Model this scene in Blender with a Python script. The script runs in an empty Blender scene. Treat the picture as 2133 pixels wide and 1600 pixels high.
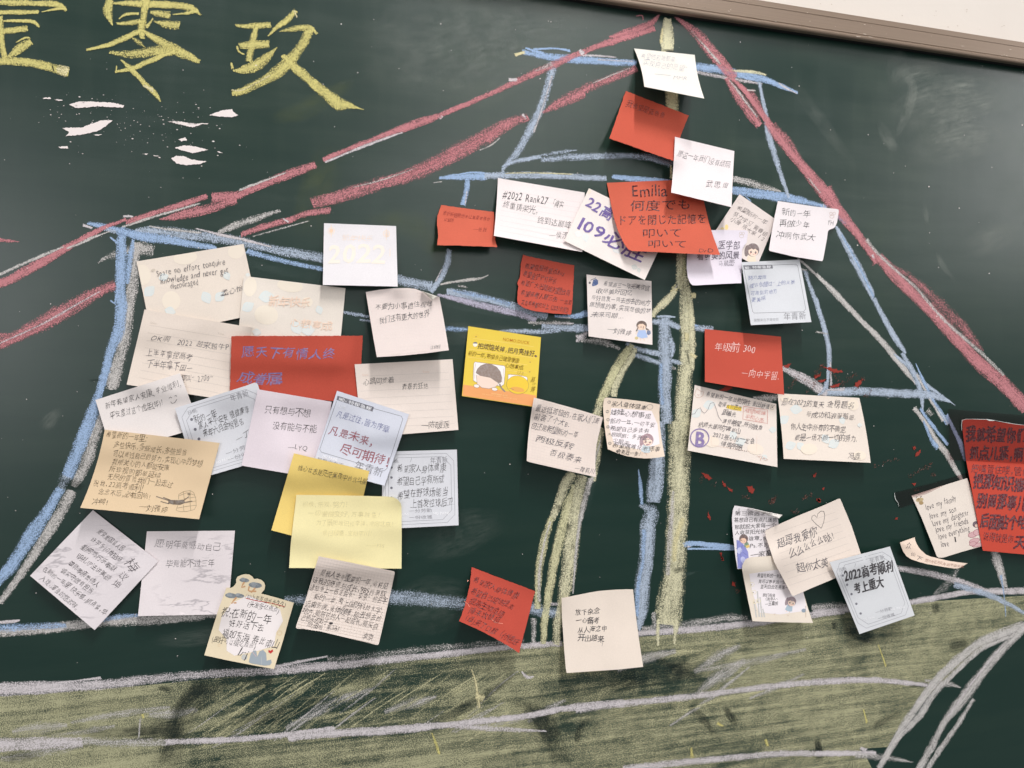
import bpy, bmesh, math, random
import numpy as np
random.seed(7)
rng = np.random.default_rng(7)
scene = bpy.context.scene
col = scene.collection

# ------------------------------------------------------------------ camera
F = 1540.0                      # focal length in photo pixels
YAW = math.radians(15.6)
D = 0.72                        # camera to board distance (m)
cam_d = bpy.data.cameras.new('camera'); cam = bpy.data.objects.new('camera', cam_d); col.objects.link(cam)
cam_d.sensor_width = 36; cam_d.lens = 36 * F / 2133; cam_d.clip_start = 0.01; cam_d.clip_end = 100
cam.location = (0, -D, 0); cam.rotation_euler = (math.radians(90), 0, -YAW)
scene.camera = cam

# ------------------------------------------------------------------ light
w = bpy.data.worlds.new('World'); scene.world = w; w.use_nodes = True
w.node_tree.nodes['Background'].inputs[0].default_value = (0.96, 0.98, 1.0, 1)
w.node_tree.nodes['Background'].inputs[1].default_value = 0.165

def area(name, loc, sx, sy, power, rot=(0, 0, 0), color=(1, 0.975, 0.965)):
    l = bpy.data.lights.new(name, 'AREA'); l.shape = 'RECTANGLE'; l.size = sx; l.size_y = sy; l.energy = power; l.color = color
    o = bpy.data.objects.new(name, l); col.objects.link(o); o.location = loc; o.rotation_euler = rot
    return o
# ceiling tubes of the classroom, running away from the board
area('ceiling_tube', (0.47, -1.5, 2.5), 0.05, 1.0, 47, (math.radians(20), 0, 0))
area('ceiling_tube', (1.5, -4.4, 1.95), 0.60, 4.0, 56, (math.radians(25), 0, math.radians(-20)))
area('ceiling_tube', (5.9, -3.6, 1.8), 1.0, 2.4, 62, (math.radians(35), 0, math.radians(50)))
# unseen soft fill lamp behind the camera, added to make up for low ambient
area('fill_lamp', (-2.6, -4.2, 0.6), 2.4, 1.4, 46, (math.radians(90), 0, math.radians(-30)), (1, 0.97, 0.985))
scene.view_settings.view_transform = 'Standard'
scene.view_settings.look = 'None'
scene.view_settings.exposure = 0.41
scene.cycles.transparent_max_bounces = 64

# ------------------------------------------------------------------ picture <-> board geometry
SA, CA = math.sin(YAW), math.cos(YAW)
def P(px, py, h=0.0):
    """point h metres in front of the board that is seen at photo pixel px,py (numpy ok)"""
    px = np.asarray(px, float); py = np.asarray(py, float); h = np.asarray(h, float)
    a = px - 1066.5; b = 800.0 - py
    rx = F * SA + a * CA; ry = F * CA - a * SA
    t = (D - h) / ry
    return np.stack([rx * t, -h + 0 * rx, b * t], -1)

FR = dict(F0=(0, 0, 1), Z1=(0, 0, 2.6663), Z2=(900, 60, 3.555), Z3=(1300, 60, 4.266), Z4=(260, 440, 4.444), Z5=(640, 440, 5),
 Z6=(180, 640, 5.613), Z7=(460, 680, 5), Z8=(700, 740, 4.211), Y1=(150, 880, 6.666), Y2=(50, 1050, 4.74), Y3=(560, 930, 5.925),
 Y4=(410, 1170, 4.848), Y5=(890, 360, 5.333), Y6=(1190, 360, 6.668), Y7=(1430, 400, 5.333), Y8=(1210, 550, 8.42),
 X1=(950, 670, 8.42), X2=(1080, 820, 6.666), X3=(1420, 680, 5.202), X4=(1500, 1030, 4.96), X5=(1860, 850, 4.209),
 X6=(940, 1170, 5.202), X7=(1080, 880, 3.4775), X8=(1700, 0, 4.926), W1=(0, 400, 4), W2=(0, 780, 4), W3=(1700, 400, 3.333),
 W4=(0, 1170, 3.047), W5=(600, 1180, 3.047), W6=(1200, 1180, 3.047), W7=(1700, 1160, 3.637), W8=(850, 520, 5.202),
 V1=(1200, 580, 5.333), V2=(650, 0, 2.770), V3=(1600, 900, 5.333), V4=(1420, 900, 5.7125), V5=(840, 860, 4))
def fr(z, x, y):
    ox, oy, s = FR[z]; return ox + x / s, oy + y / s

# ------------------------------------------------------------------ materials
def lin(c):
    return tuple(((v / 255) / 12.92 if v / 255 <= 0.04045 else ((v / 255 + 0.055) / 1.055) ** 2.4) for v in c) + (1,)
MATS = {}
def nmat(name):
    m = bpy.data.materials.new(name); m.use_nodes = True
    nt = m.node_tree; return m, nt, nt.nodes['Principled BSDF'], nt.nodes['Material Output']
def N(nt, typ, **k):
    n = nt.nodes.new(typ)
    for a, b in k.items():
        if a.startswith('i_'):
            key = a[2:]; key = int(key) if key.isdigit() else key
            n.inputs[key].default_value = b
        else: setattr(n, a, b)
    return n
def math_(nt, op, a, b=None, clamp=False):
    n = nt.nodes.new('ShaderNodeMath'); n.operation = op; n.use_clamp = clamp
    for i, v in enumerate((a, b)):
        if v is None: continue
        if isinstance(v, (int, float)): n.inputs[i].default_value = v
        else: nt.links.new(v, n.inputs[i])
    return n.outputs[0]
def noise(nt, vec, scale, detail=2.0, rough=0.5):
    n = N(nt, 'ShaderNodeTexNoise'); n.inputs['Scale'].default_value = scale
    n.inputs['Detail'].default_value = detail; n.inputs['Roughness'].default_value = rough
    if vec is not None: nt.links.new(vec, n.inputs['Vector'])
    return n.outputs['Fac']
def mapping(nt, vec, scale=(1, 1, 1), rot=(0, 0, 0)):
    n = N(nt, 'ShaderNodeMapping'); n.inputs['Scale'].default_value = scale; n.inputs['Rotation'].default_value = rot
    nt.links.new(vec, n.inputs['Vector']); return n.outputs[0]
def mixc(nt, fac, a, b):
    n = nt.nodes.new('ShaderNodeMix'); n.data_type = 'RGBA'
    if isinstance(fac, (int, float)): n.inputs[0].default_value = fac
    else: nt.links.new(fac, n.inputs[0])
    for i, v in ((6, a), (7, b)):
        if isinstance(v, tuple): n.inputs[i].default_value = v
        else: nt.links.new(v, n.inputs[i])
    return n.outputs[2]

def paper(rgb, speck=0.04, marble=False, rough=0.75):
    key = ('paper', rgb, marble)
    if key in MATS: return MATS[key]
    m, nt, bs, out = nmat('paper_%d_%d_%d' % rgb)
    tc = N(nt, 'ShaderNodeTexCoord').outputs['Object']
    base = lin(rgb); dark = tuple(v * (1 - speck * 3) for v in base[:3]) + (1,)
    n1 = noise(nt, tc, 1000, 3, 0.75); n2 = noise(nt, tc, 25, 2)
    f = math_(nt, 'ADD', math_(nt, 'MULTIPLY', n1, 0.6), math_(nt, 'MULTIPLY', n2, 0.4))
    f = math_(nt, 'MULTIPLY', math_(nt, 'SUBTRACT', f, 0.35), 3.0, True)
    c = mixc(nt, f, dark, base)
    if marble:
        v = mapping(nt, tc, (9, 1, 30), (0, math.radians(-52), 0))
        a = noise(nt, v, 1.6, 5, 0.6)
        a = math_(nt, 'ABSOLUTE', math_(nt, 'SUBTRACT', a, 0.5))
        a = math_(nt, 'SUBTRACT', 1.0, math_(nt, 'MULTIPLY', a, 38.0), True)
        b = noise(nt, tc, 18, 2); b = math_(nt, 'MULTIPLY', math_(nt, 'SUBTRACT', b, 0.42), 5.0, True)
        c = mixc(nt, math_(nt, 'MULTIPLY', math_(nt, 'MULTIPLY', a, b), 0.6), c, lin((146, 140, 146)))
        b2 = noise(nt, v, 0.7, 3); c = mixc(nt, math_(nt, 'MULTIPLY', math_(nt, 'SUBTRACT', b2, 0.5), 0.8, True), c, lin((178, 172, 176)))
    nt.links.new(c, bs.inputs['Base Color'])
    bs.inputs['Roughness'].default_value = rough; bs.inputs['Specular IOR Level'].default_value = 0.25
    bp = N(nt, 'ShaderNodeBump'); bp.inputs['Strength'].default_value = 0.5; bp.inputs['Distance'].default_value = 0.0005
    nt.links.new(math_(nt, 'ADD', math_(nt, 'MULTIPLY', noise(nt, tc, 1600, 3), 0.12), noise(nt, tc, 55, 2)), bp.inputs['Height']); nt.links.new(bp.outputs[0], bs.inputs['Normal'])
    MATS[key] = m; return m
def ink(rgb):
    key = ('ink', rgb)
    if key in MATS: return MATS[key]
    m, nt, bs, out = nmat('ink_%d_%d_%d' % rgb)
    tc = N(nt, 'ShaderNodeTexCoord').outputs['Object']; b_ = lin(rgb); l_ = tuple(v + (0.75 - v) * 0.24 for v in b_[:3]) + (1,)
    f = math_(nt, 'MULTIPLY', math_(nt, 'SUBTRACT', noise(nt, tc, 420, 3, 0.7), 0.42), 3.0, True)
    if max(rgb) - min(rgb) < 90 and max(rgb) < 175: nt.links.new(mixc(nt, f, b_, l_), bs.inputs['Base Color'])
    else: bs.inputs['Base Color'].default_value = b_
    bs.inputs['Roughness'].default_value = 0.6
    bs.inputs['Specular IOR Level'].default_value = 0.2
    MATS[key] = m; return m
CH = dict(red=(216, 146, 151), blue=(176, 203, 238), bluegray=(196, 210, 228), white=(230, 223, 225), gray=(222, 218, 214),
          yellow=(230, 220, 142), pale=(240, 235, 198), olive=(230, 226, 182), green=(198, 196, 158), cream=(242, 232, 184), violet=(208, 203, 222))
def chalk_mat(cname, fill=False):
    key = ('chalk', cname, fill)
    if key in MATS: return MATS[key]
    m, nt, bs, out = nmat('chalk_' + cname)
    tc = N(nt, 'ShaderNodeTexCoord'); ob = tc.outputs['Object']; uv = tc.outputs['UV']
    at = N(nt, 'ShaderNodeAttribute', attribute_name='dens').outputs['Fac']
    sep = N(nt, 'ShaderNodeSeparateXYZ'); nt.links.new(uv, sep.inputs[0])
    ac = math_(nt, 'ABSOLUTE', sep.outputs['Y'])
    edge = math_(nt, 'MULTIPLY', math_(nt, 'POWER', ac, 2.6), 0.0 if fill else 0.75)
    streak = noise(nt, mapping(nt, uv, (0.012, 3.0, 1)), 1.0, 4, 0.65)     # along the stroke
    patch = noise(nt, ob, 60, 3, 0.6)
    if fill: streak = noise(nt, mapping(nt, ob, (7, 1, 150), (0, math.radians(-17), 0)), 1.0, 5, 0.65)
    g = noise(nt, ob, 1150, 2.5, 0.75); g = math_(nt, 'ADD', math_(nt, 'MULTIPLY', math_(nt, 'SUBTRACT', g, 0.5), 4.4), 0.5)
    v = math_(nt, 'ADD', math_(nt, 'SUBTRACT', at, edge), 0.0 if fill else 0.09)
    v = math_(nt, 'ADD', v, math_(nt, 'MULTIPLY', math_(nt, 'SUBTRACT', streak, 0.5), 1.5 if fill else 1.15))
    v = math_(nt, 'ADD', v, math_(nt, 'MULTIPLY', math_(nt, 'SUBTRACT', patch, 0.5), 0.7))
    a = math_(nt, 'ADD', math_(nt, 'MULTIPLY', math_(nt, 'SUBTRACT', v, g), 2.4), 0.5, True)
    a = math_(nt, 'MULTIPLY', a, 0.95)
    haze = math_(nt, 'MULTIPLY', math_(nt, 'SUBTRACT', v, 0.10), 0.85, True)     # fine dust between the grains
    a = math_(nt, 'MAXIMUM', a, haze)
    base = lin(CH[cname]); c = mixc(nt, noise(nt, ob, 300, 3), tuple(x * 0.78 for x in base[:3]) + (1,), base)
    nt.links.new(c, bs.inputs['Base Color']); bs.inputs['Roughness'].default_value = 1; bs.inputs['Specular IOR Level'].default_value = 0.05
    nt.links.new(a, bs.inputs['Alpha'])
    MATS[key] = m; return m
def smudge_mat(name, rgb, amount):
    key = ('smudge', name)
    if key in MATS: return MATS[key]
    m, nt, bs, out = nmat('smudge_' + name)
    tc = N(nt, 'ShaderNodeTexCoord'); ob = tc.outputs['Object']; uv = tc.outputs['UV']
    at = N(nt, 'ShaderNodeAttribute', attribute_name='dens').outputs['Fac']
    sep = N(nt, 'ShaderNodeSeparateXYZ'); nt.links.new(uv, sep.inputs[0])
    ac = math_(nt, 'ABSOLUTE', sep.outputs['Y'])
    e = math_(nt, 'SUBTRACT', 1.0, math_(nt, 'POWER', ac, 3.0), True)
    st = noise(nt, mapping(nt, uv, (0.02, 7, 1)), 1.0, 5, 0.7)
    st = math_(nt, 'MULTIPLY', math_(nt, 'SUBTRACT', st, 0.3), 2.2, True)
    pa = math_(nt, 'MULTIPLY', math_(nt, 'SUBTRACT', noise(nt, ob, 45, 4, 0.6), 0.25), 2.0, True)
    a = math_(nt, 'MULTIPLY', math_(nt, 'MULTIPLY', math_(nt, 'MULTIPLY', e, st), pa), math_(nt, 'MULTIPLY', at, amount), True)
    bs.inputs['Base Color'].default_value = lin(rgb); bs.inputs['Roughness'].default_value = 0.8
    nt.links.new(a, bs.inputs['Alpha'])
    MATS[key] = m; return m
def board_mat():
    m, nt, bs, out = nmat('board_enamel')
    tc = N(nt, 'ShaderNodeTexCoord').outputs['Object']
    base = (0.007, 0.029, 0.0215, 1)
    d1 = noise(nt, tc, 3.2, 4, 0.55)
    wipe = noise(nt, mapping(nt, tc, (3, 1, 26), (0, math.radians(24), 0)), 1.5, 6, 0.62)
    wipe2 = noise(nt, mapping(nt, tc, (40, 1, 5), (0, math.radians(8), 0)), 1.2, 5, 0.6)
    fine = noise(nt, tc, 1300, 3, 0.7)
    dd = math_(nt, 'MULTIPLY', math_(nt, 'SUBTRACT', d1, 0.40), 2.2, True)
    ww = math_(nt, 'MULTIPLY', math_(nt, 'SUBTRACT', wipe, 0.42), 2.4, True)
    w2 = math_(nt, 'MULTIPLY', math_(nt, 'SUBTRACT', wipe2, 0.5), 1.6, True)
    # chalk dust settles on the upper part of the board, the lower part has been washed
    sx = N(nt, 'ShaderNodeSeparateXYZ'); nt.links.new(tc, sx.inputs[0])
    up = math_(nt, 'MULTIPLY', math_(nt, 'ADD', sx.outputs['Z'], 0.12), 2.4, True)
    dust = math_(nt, 'MULTIPLY', math_(nt, 'ADD', math_(nt, 'MULTIPLY', dd, math_(nt, 'ADD', math_(nt, 'MULTIPLY', ww, 0.7), 0.3)), math_(nt, 'MULTIPLY', w2, 0.25)), up)
    dust = math_(nt, 'ADD', dust, math_(nt, 'MULTIPLY', ww, 0.10))
    dust = math_(nt, 'MULTIPLY', dust, math_(nt, 'ADD', math_(nt, 'MULTIPLY', fine, 2.6), -0.7), True)
    hue = mixc(nt, math_(nt, 'MULTIPLY', math_(nt, 'SUBTRACT', noise(nt, tc, 6, 2), 0.4), 4, True), lin((140, 155, 124)), lin((152, 160, 156)))
    c = mixc(nt, math_(nt, 'MULTIPLY', dust, 0.42), base, hue)
    nt.links.new(c, bs.inputs['Base Color'])
    r = math_(nt, 'ADD', math_(nt, 'MULTIPLY', dust, 0.2), 0.31)
    r = math_(nt, 'ADD', r, math_(nt, 'MULTIPLY', math_(nt, 'SUBTRACT', noise(nt, tc, 14, 3), 0.5), 0.08))
    nt.links.new(r, bs.inputs['Roughness']); bs.inputs['Specular IOR Level'].default_value = 0.5
    bp = N(nt, 'ShaderNodeBump'); bp.inputs['Strength'].default_value = 0.22; bp.inputs['Distance'].default_value = 0.0002
    nt.links.new(noise(nt, tc, 1500, 2), bp.inputs['Height']); nt.links.new(bp.outputs[0], bs.inputs['Normal'])
    return m
def tape_mat():
    m, nt, bs, out = nmat('clear_tape')
    tr = N(nt, 'ShaderNodeBsdfTransparent'); tr.inputs[0].default_value = (0.84, 0.79, 0.79, 1)
    gl = N(nt, 'ShaderNodeBsdfGlossy'); gl.inputs['Roughness'].default_value = 0.12
    tc = N(nt, 'ShaderNodeTexCoord').outputs['Object']
    bp = N(nt, 'ShaderNodeBump'); bp.inputs['Strength'].default_value = 0.5; bp.inputs['Distance'].default_value = 0.0004
    nt.links.new(noise(nt, tc, 350, 3), bp.inputs['Height']); nt.links.new(bp.outputs[0], gl.inputs['Normal'])
    mx = N(nt, 'ShaderNodeMixShader'); mx.inputs[0].default_value = 0.03
    nt.links.new(tr.outputs[0], mx.inputs[1]); nt.links.new(gl.outputs[0], mx.inputs[2]); nt.links.new(mx.outputs[0], out.inputs[0])
    return m

# ------------------------------------------------------------------ object helpers
def tag(o, label=None, cat=None, group=None, kind=None):
    if label: o['label'] = label
    if cat: o['category'] = cat
    if group: o['group'] = group
    if kind: o['kind'] = kind
    return o
def mesh_obj(name, verts, faces, mats, parent=None, midx=None, smooth=False):
    me = bpy.data.meshes.new(name); me.from_pydata([tuple(v) for v in verts], [], [tuple(f) for f in faces])
    for m in (mats if isinstance(mats, (list, tuple)) else [mats]): me.materials.append(m)
    if midx is not None: me.polygons.foreach_set('material_index', midx)
    if smooth: me.polygons.foreach_set('use_smooth', [True] * len(me.polygons))
    me.update()
    o = bpy.data.objects.new(name, me); col.objects.link(o)
    if parent: o.parent = parent
    return o
def box(name, x0, x1, y0, y1, z0, z1, m, parent=None, bevel=0.0):
    bm = bmesh.new(); bmesh.ops.create_cube(bm, size=1)
    for v in bm.verts: v.co = ((x0 + x1) / 2 + v.co.x * (x1 - x0), (y0 + y1) / 2 + v.co.y * (y1 - y0), (z0 + z1) / 2 + v.co.z * (z1 - z0))
    if bevel: bmesh.ops.bevel(bm, geom=bm.edges[:], offset=bevel, segments=3, affect='EDGES', profile=0.5)
    me = bpy.data.meshes.new(name); bm.to_mesh(me); bm.free(); me.materials.append(m)
    o = bpy.data.objects.new(name, me); col.objects.link(o)
    if parent: o.parent = parent
    return o

# ------------------------------------------------------------------ wall, board and frame
m, nt, bs, out = nmat('painted_wall')
tc = N(nt, 'ShaderNodeTexCoord').outputs['Object']
nt.links.new(mixc(nt, noise(nt, tc, 9, 4), lin((219, 211, 202)), lin((227, 219, 210))), bs.inputs['Base Color'])
bs.inputs['Roughness'].default_value = 0.9
bp = N(nt, 'ShaderNodeBump'); bp.inputs['Strength'].default_value = 0.15; bp.inputs['Distance'].default_value = 0.0006
nt.links.new(noise(nt, tc, 160, 4), bp.inputs['Height']); nt.links.new(bp.outputs[0], bs.inputs['Normal'])
tag(box('wall', -2.5, 4.5, 0.012, 0.10, -1.2, 1.9, m), 'cream painted classroom wall above the chalkboard', kind='structure')

board = bpy.data.objects.new('chalkboard', None); col.objects.link(board); board.location = (0, 0, 0)
tag(board, 'dark green wall chalkboard covered with chalk drawing and pinned paper notes', 'chalkboard')
TOP = 0.3985
X0, X1, ZB = -1.05, 2.6, -0.80
box('board_panel', X0, X1, 0.0, 0.011, ZB, TOP, board_mat(), board)
m, nt, bs, out = nmat('brown_aluminium'); tc = N(nt, 'ShaderNodeTexCoord').outputs['Object']
st = noise(nt, mapping(nt, tc, (6, 1, 900)), 1.0, 3)
nt.links.new(mixc(nt, st, lin((128, 110, 94)), lin((150, 131, 114))), bs.inputs['Base Color'])
bs.inputs['Metallic'].default_value = 0.25; bs.inputs['Roughness'].default_value = 0.42
alum = m
# profile of the top rail, (distance in front of wall plane, height)
prof = [(-0.012, 0.4215), (0.0112, 0.4215), (0.012, 0.4208), (0.012, 0.4150), (0.0116, 0.4147), (0.0116, 0.4143), (0.012, 0.4140),
        (0.012, 0.4005), (0.0114, 0.4001), (0.0114, 0.3997), (0.0124, 0.3992), (0.0131, 0.3982), (0.0134, 0.3968), (0.0130, 0.3955),
        (0.0120, 0.3946), (0.0105, 0.3944), (0.0060, 0.3950), (0.0060, 0.3990), (0.0004, 0.3990), (0.0004, 0.3998), (-0.012, 0.3998)]
def extrude(name, pr, xa, xb, m, parent):
    n = len(pr); v = [(xa, -d, z) for d, z in pr] + [(xb, -d, z) for d, z in pr]
    f = [(i, (i + 1) % n, n + (i + 1) % n, n + i) for i in range(n)] + [tuple(range(n))[::-1], tuple(range(n, 2 * n))]
    o = mesh_obj(name, v, f, m, parent)
    bm = bmesh.new(); bm.from_mesh(o.data); bmesh.ops.recalc_face_normals(bm, faces=bm.faces[:]); bm.to_mesh(o.data); bm.free(); return o
extrude('frame_rail', prof, X0, X1, alum, board)
m, nt, bs, out = nmat('painted_gap_shade'); bs.inputs['Base Color'].default_value = (0.006, 0.006, 0.006, 1); bs.inputs['Roughness'].default_value = 0.8
box('rail_gap_shade', X0, X1, -0.0058, -0.0003, 0.3952, 0.3988, m, board)  # black strip paints in the shade of the gap under the rail
# chalk rubbed on to the rail
wm = ink((214, 200, 184))
for (zx, zy, ww, hh) in ((430, 375, 60, 8), (500, 350, 40, 6), (498, 252, 26, 6), (560, 380, 50, 4)):
    cx, cy = fr('X8', zx, zy); pts = []
    for k in range(14):
        a = k / 14 * 2 * math.pi; r = 0.6 + 0.6 * random.random()
        pts.append((cx + math.cos(a) * ww / 4.9 / 2 * r, cy + math.sin(a) * hh / 4.9 / 2 * r + (math.cos(a)) * ww / 4.9 / 2 * 0.15))
    q = P([p[0] for p in pts], [p[1] for p in pts], 0.0137)
    mesh_obj('chalk_mark', q, [tuple(range(14))], wm, board)

# ------------------------------------------------------------------ chalk drawing
LAY = [0]
def catmull(pts, step):
    pts = np.array(pts, float); res = []
    n = len(pts)
    for i in range(n - 1):
        p0 = pts[max(i - 1, 0)]; p1 = pts[i]; p2 = pts[i + 1]; p3 = pts[min(i + 2, n - 1)]
        L = max(2, int(np.hypot(*(p2 - p1)[:2]) / step))
        for k in range(L):
            t = k / L; a = 2 * p1; b = p2 - p0; c = 2 * p0 - 5 * p1 + 4 * p2 - p3; d = -p0 + 3 * p1 - 3 * p2 + p3
            q = 0.5 * (a + b * t + c * t * t + d * t ** 3)
            lo, hi = min(p1[2], p2[2]), max(p1[2], p2[2]); q[2] = min(max(q[2], lo), hi); res.append(q)
    res.append(pts[-1]); return np.array(res)
def chalk_each(name, label, *ribs):
    for r in ribs: chalk(name, label, r)
def chalk(name, label, *ribs):
    """ribbons that do not touch become separate objects"""
    P_ = []
    for rb in ribs: z = rb[1]; s = FR[z][2]; P_.append(catmull([(*fr(z, x, y), ww / s) for x, y, ww in rb[2]], 6.0))
    par = list(range(len(ribs)))
    def fd(i):
        while par[i] != i: i = par[i]
        return i
    for i in range(len(ribs)):
        for j in range(i):
            a, b = P_[i], P_[j]; d = np.hypot(a[:, None, 0] - b[None, :, 0], a[:, None, 1] - b[None, :, 1]) - (a[:, None, 2] + b[None, :, 2]) / 2
            if d.min() < -0.5: par[fd(i)] = fd(j)
    for r in sorted(set(fd(i) for i in range(len(ribs)))): chalk_one(name, label, *[ribs[i] for i in range(len(ribs)) if fd(i) == r])
def chalk_one(name, label, *ribs):
    """ribs: (colour, frame, [(x,y,width)..], density) painted one over the other on the board"""
    V = []; Fc = []; U = []; Dn = []; mi = []; mats = []
    for rb in ribs:
        cname, z, pts, dens = rb[:4]
        mat = smudge_mat(*SM[cname]) if cname in SM else chalk_mat(cname)
        if mat not in mats: mats.append(mat)
        k = mats.index(mat)
        s = FR[z][2]
        q = catmull([(*fr(z, x, y), ww / s) for x, y, ww in pts], 5.0)
        n = len(q); tg = np.gradient(q[:, :2], axis=0); tg /= np.maximum(np.hypot(tg[:, 0], tg[:, 1])[:, None], 1e-6)
        nr = np.stack([-tg[:, 1], tg[:, 0]], 1)
        LAY[0] += 1; h = 0.00004 + LAY[0] * 0.0000011
        al = np.concatenate([[0], np.cumsum(np.hypot(*np.diff(q[:, :2], axis=0).T))])
        rough = 0.5 if cname in SM else 1.0
        j1 = np.convolve(rng.normal(0, 1, n + 4), np.ones(3) / 3, 'same')[2:-2] * 0.9 * rough; j2 = np.convolve(rng.normal(0, 1, n + 4), np.ones(3) / 3, 'same')[2:-2] * 0.9 * rough
        hw = q[:, 2] / 2 * 1.08
        J = [-1, -0.5, 0, 0.5, 1]
        b0 = len(V); ph = rng.uniform(0, 100); off = rng.uniform(0, 40)
        for c, j in enumerate(J):
            ex = j * hw + (j1 if j < 0 else j2) * abs(j) * np.minimum(1, hw / 5)
            xx = q[:, 0] + nr[:, 0] * ex; yy = q[:, 1] + nr[:, 1] * ex
            # ragged ends
            xx[0] -= tg[0, 0] * rng.uniform(-1, 3); yy[0] -= tg[0, 1] * rng.uniform(-1, 3)
            xx[-1] += tg[-1, 0] * rng.uniform(-1, 3); yy[-1] += tg[-1, 1] * rng.uniform(-1, 3)
            V += list(P(xx, yy, h)); U += [(a + ph, j) for a in al]
            dn = np.full(n, dens, float)
            if cname in SM: dn *= np.interp(np.linspace(0, 1, n), (0, .3, .7, 1), (0, 1, 1, 0))
            if len(rb) > 4: dn *= np.interp(np.linspace(0, 1, n), np.linspace(0, 1, len(rb[4])), rb[4])
            Dn += list(dn)
        for c in range(4):
            for i in range(n - 1):
                a = b0 + c * n + i; Fc.append((a, a + n, a + n + 1, a + 1)); mi.append(k)
        # shift the streak pattern per ribbon
        U[b0:] = [(u, v if True else v) for u, v in U[b0:]]
    o = mesh_obj(name, V, Fc, mats, board, mi)
    me = o.data; uvl = me.uv_layers.new(name='UVMap')
    idx = np.empty(len(me.loops), int); me.loops.foreach_get('vertex_index', idx)
    uvl.data.foreach_set('uv', np.array(U, float)[idx].ravel())
    at = me.attributes.new('dens', 'FLOAT', 'POINT'); at.data.foreach_set('value', np.array(Dn, float))
    if label: o['label'] = label
    return o
SM = dict(dust=('dust', (176, 182, 172), 0.34), wipe=('wipe', (20, 38, 33), 1.8), blur=('blur', (120, 140, 135), 0.35), ydust=('ydust', (150, 158, 84), 0.3))

# faint eraser marks first, they lie under everything else
for pts, wd, dn in (([(900, 60), (1000, 40), (1300, 30)], 160, 0.9), ([(860, 210), (1000, 170), (1200, 60)], 120, 0.8), ([(700, 120), (900, 90), (1100, 20)], 200, 0.9),
                ([(1850, 260), (1950, 215), (2133, 190)], 110, 2.0), ([(1880, 330), (2000, 290), (2133, 280)], 90, 1.8), ([(1850, 180), (1900, 150), (1980, 135)], 50, 1.8), ([(1860, 300), (1900, 200), (1885, 140)], 22, 2.2), ([(2000, 520), (2060, 500), (2133, 470)], 60, 1.4), ([(1830, 250), (1850, 290), (1870, 320)], 26, 2.0),
                ([(1925, 420), (1932, 470)], 20, 1.4), ([(1950, 520), (1965, 555), (1990, 585)], 14, 1.5), ([(1640, 150), (1700, 240), (1790, 360)], 30, 0.7),
                ([(740, 640), (900, 690), (1200, 700)], 50, 0.8), ([(870, 1160), (960, 1110), (1060, 1080)], 90, 0.6), ([(300, 1340), (420, 1325), (560, 1300)], 40, 0.7),
                ([(130, 850), (100, 880), (85, 900)], 30, 1.4), ([(1880, 60), (1868, 130), (1860, 190)], 40, 0.7), ([(800, 1290), (900, 1260), (1000, 1250)], 120, 0.6)):
    chalk('chalk_smear', 'faint grey eraser smear', ('dust', 'F0', [(x, y, wd * (0.5 if i in (0, len(pts) - 1) else 1)) for i, (x, y) in enumerate(pts)], dn, (0, .6, 1, 1, .6, 0)))
chalk_each('chalk_smear', 'faint yellow green smear', ('ydust', 'F0', [(560, 250, 20), (640, 225, 45), (740, 165, 20)], 0.8), ('ydust', 'F0', [(700, 300, 60), (660, 400, 80), (640, 500, 60)], 0.7),
      ('ydust', 'F0', [(750, 470, 30), (860, 470, 60), (960, 560, 50)], 0.7))

# yellow-green chalk ground at the bottom of the drawing
def fill_region(name, label, poly, cname, dens_fn, step=14):
    pl = [(x, y) for x, y in poly]
    bm = bmesh.new(); vs = [bm.verts.new((x, y, 0)) for x, y in pl]; bm.faces.new(vs)
    xs = [p[0] for p in pl]; ys = [p[1] for p in pl]
    for x in np.arange(min(xs) + step, max(xs), step):
        bmesh.ops.bisect_plane(bm, geom=bm.verts[:] + bm.edges[:] + bm.faces[:], plane_co=(x, 0, 0), plane_no=(1, 0, 0))
    for y in np.arange(min(ys) + step, max(ys), step):
        bmesh.ops.bisect_plane(bm, geom=bm.verts[:] + bm.edges[:] + bm.faces[:], plane_co=(0, y, 0), plane_no=(0, 1, 0))
    bmesh.ops.triangulate(bm, faces=bm.faces[:])
    co = np.array([v.co[:2] for v in bm.verts]); fc = [[v.index for v in f.verts] for f in bm.faces]; bm.verts.index_update()
    fc = [[v.index for v in f.verts] for f in bm.faces]; bm.free()
    LAY[0] += 1; h = 0.00004 + LAY[0] * 0.0000011
    ctr = 0
    o = mesh_obj(name, P(co[:, 0], co[:, 1], h), fc, chalk_mat(cname, True), board)
    me = o.data; uvl = me.uv_layers.new(name='UVMap'); idx = np.empty(len(me.loops), int); me.loops.foreach_get('vertex_index', idx)
    an = math.radians(-20); U = np.stack([co[:, 0] * math.cos(an) + co[:, 1] * math.sin(an), 0.5 * np.sin((-co[:, 0] * math.sin(an) + co[:, 1] * math.cos(an)) * 0.02)], 1)
    uvl.data.foreach_set('uv', U[idx].ravel())
    at = me.attributes.new('dens', 'FLOAT', 'POINT'); at.data.foreach_set('value', np.array([dens_fn(x, y) for x, y in co], float))
    o['label'] = label; return o
def vn(x, y, s, sd=0):
    return math.sin(x / s * 1.7 + sd) * math.sin(y / s * 2.3 + sd * 1.7) * 0.5 + 0.5 * math.sin((x + y) / s * 0.9 + sd * 2.1)
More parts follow.
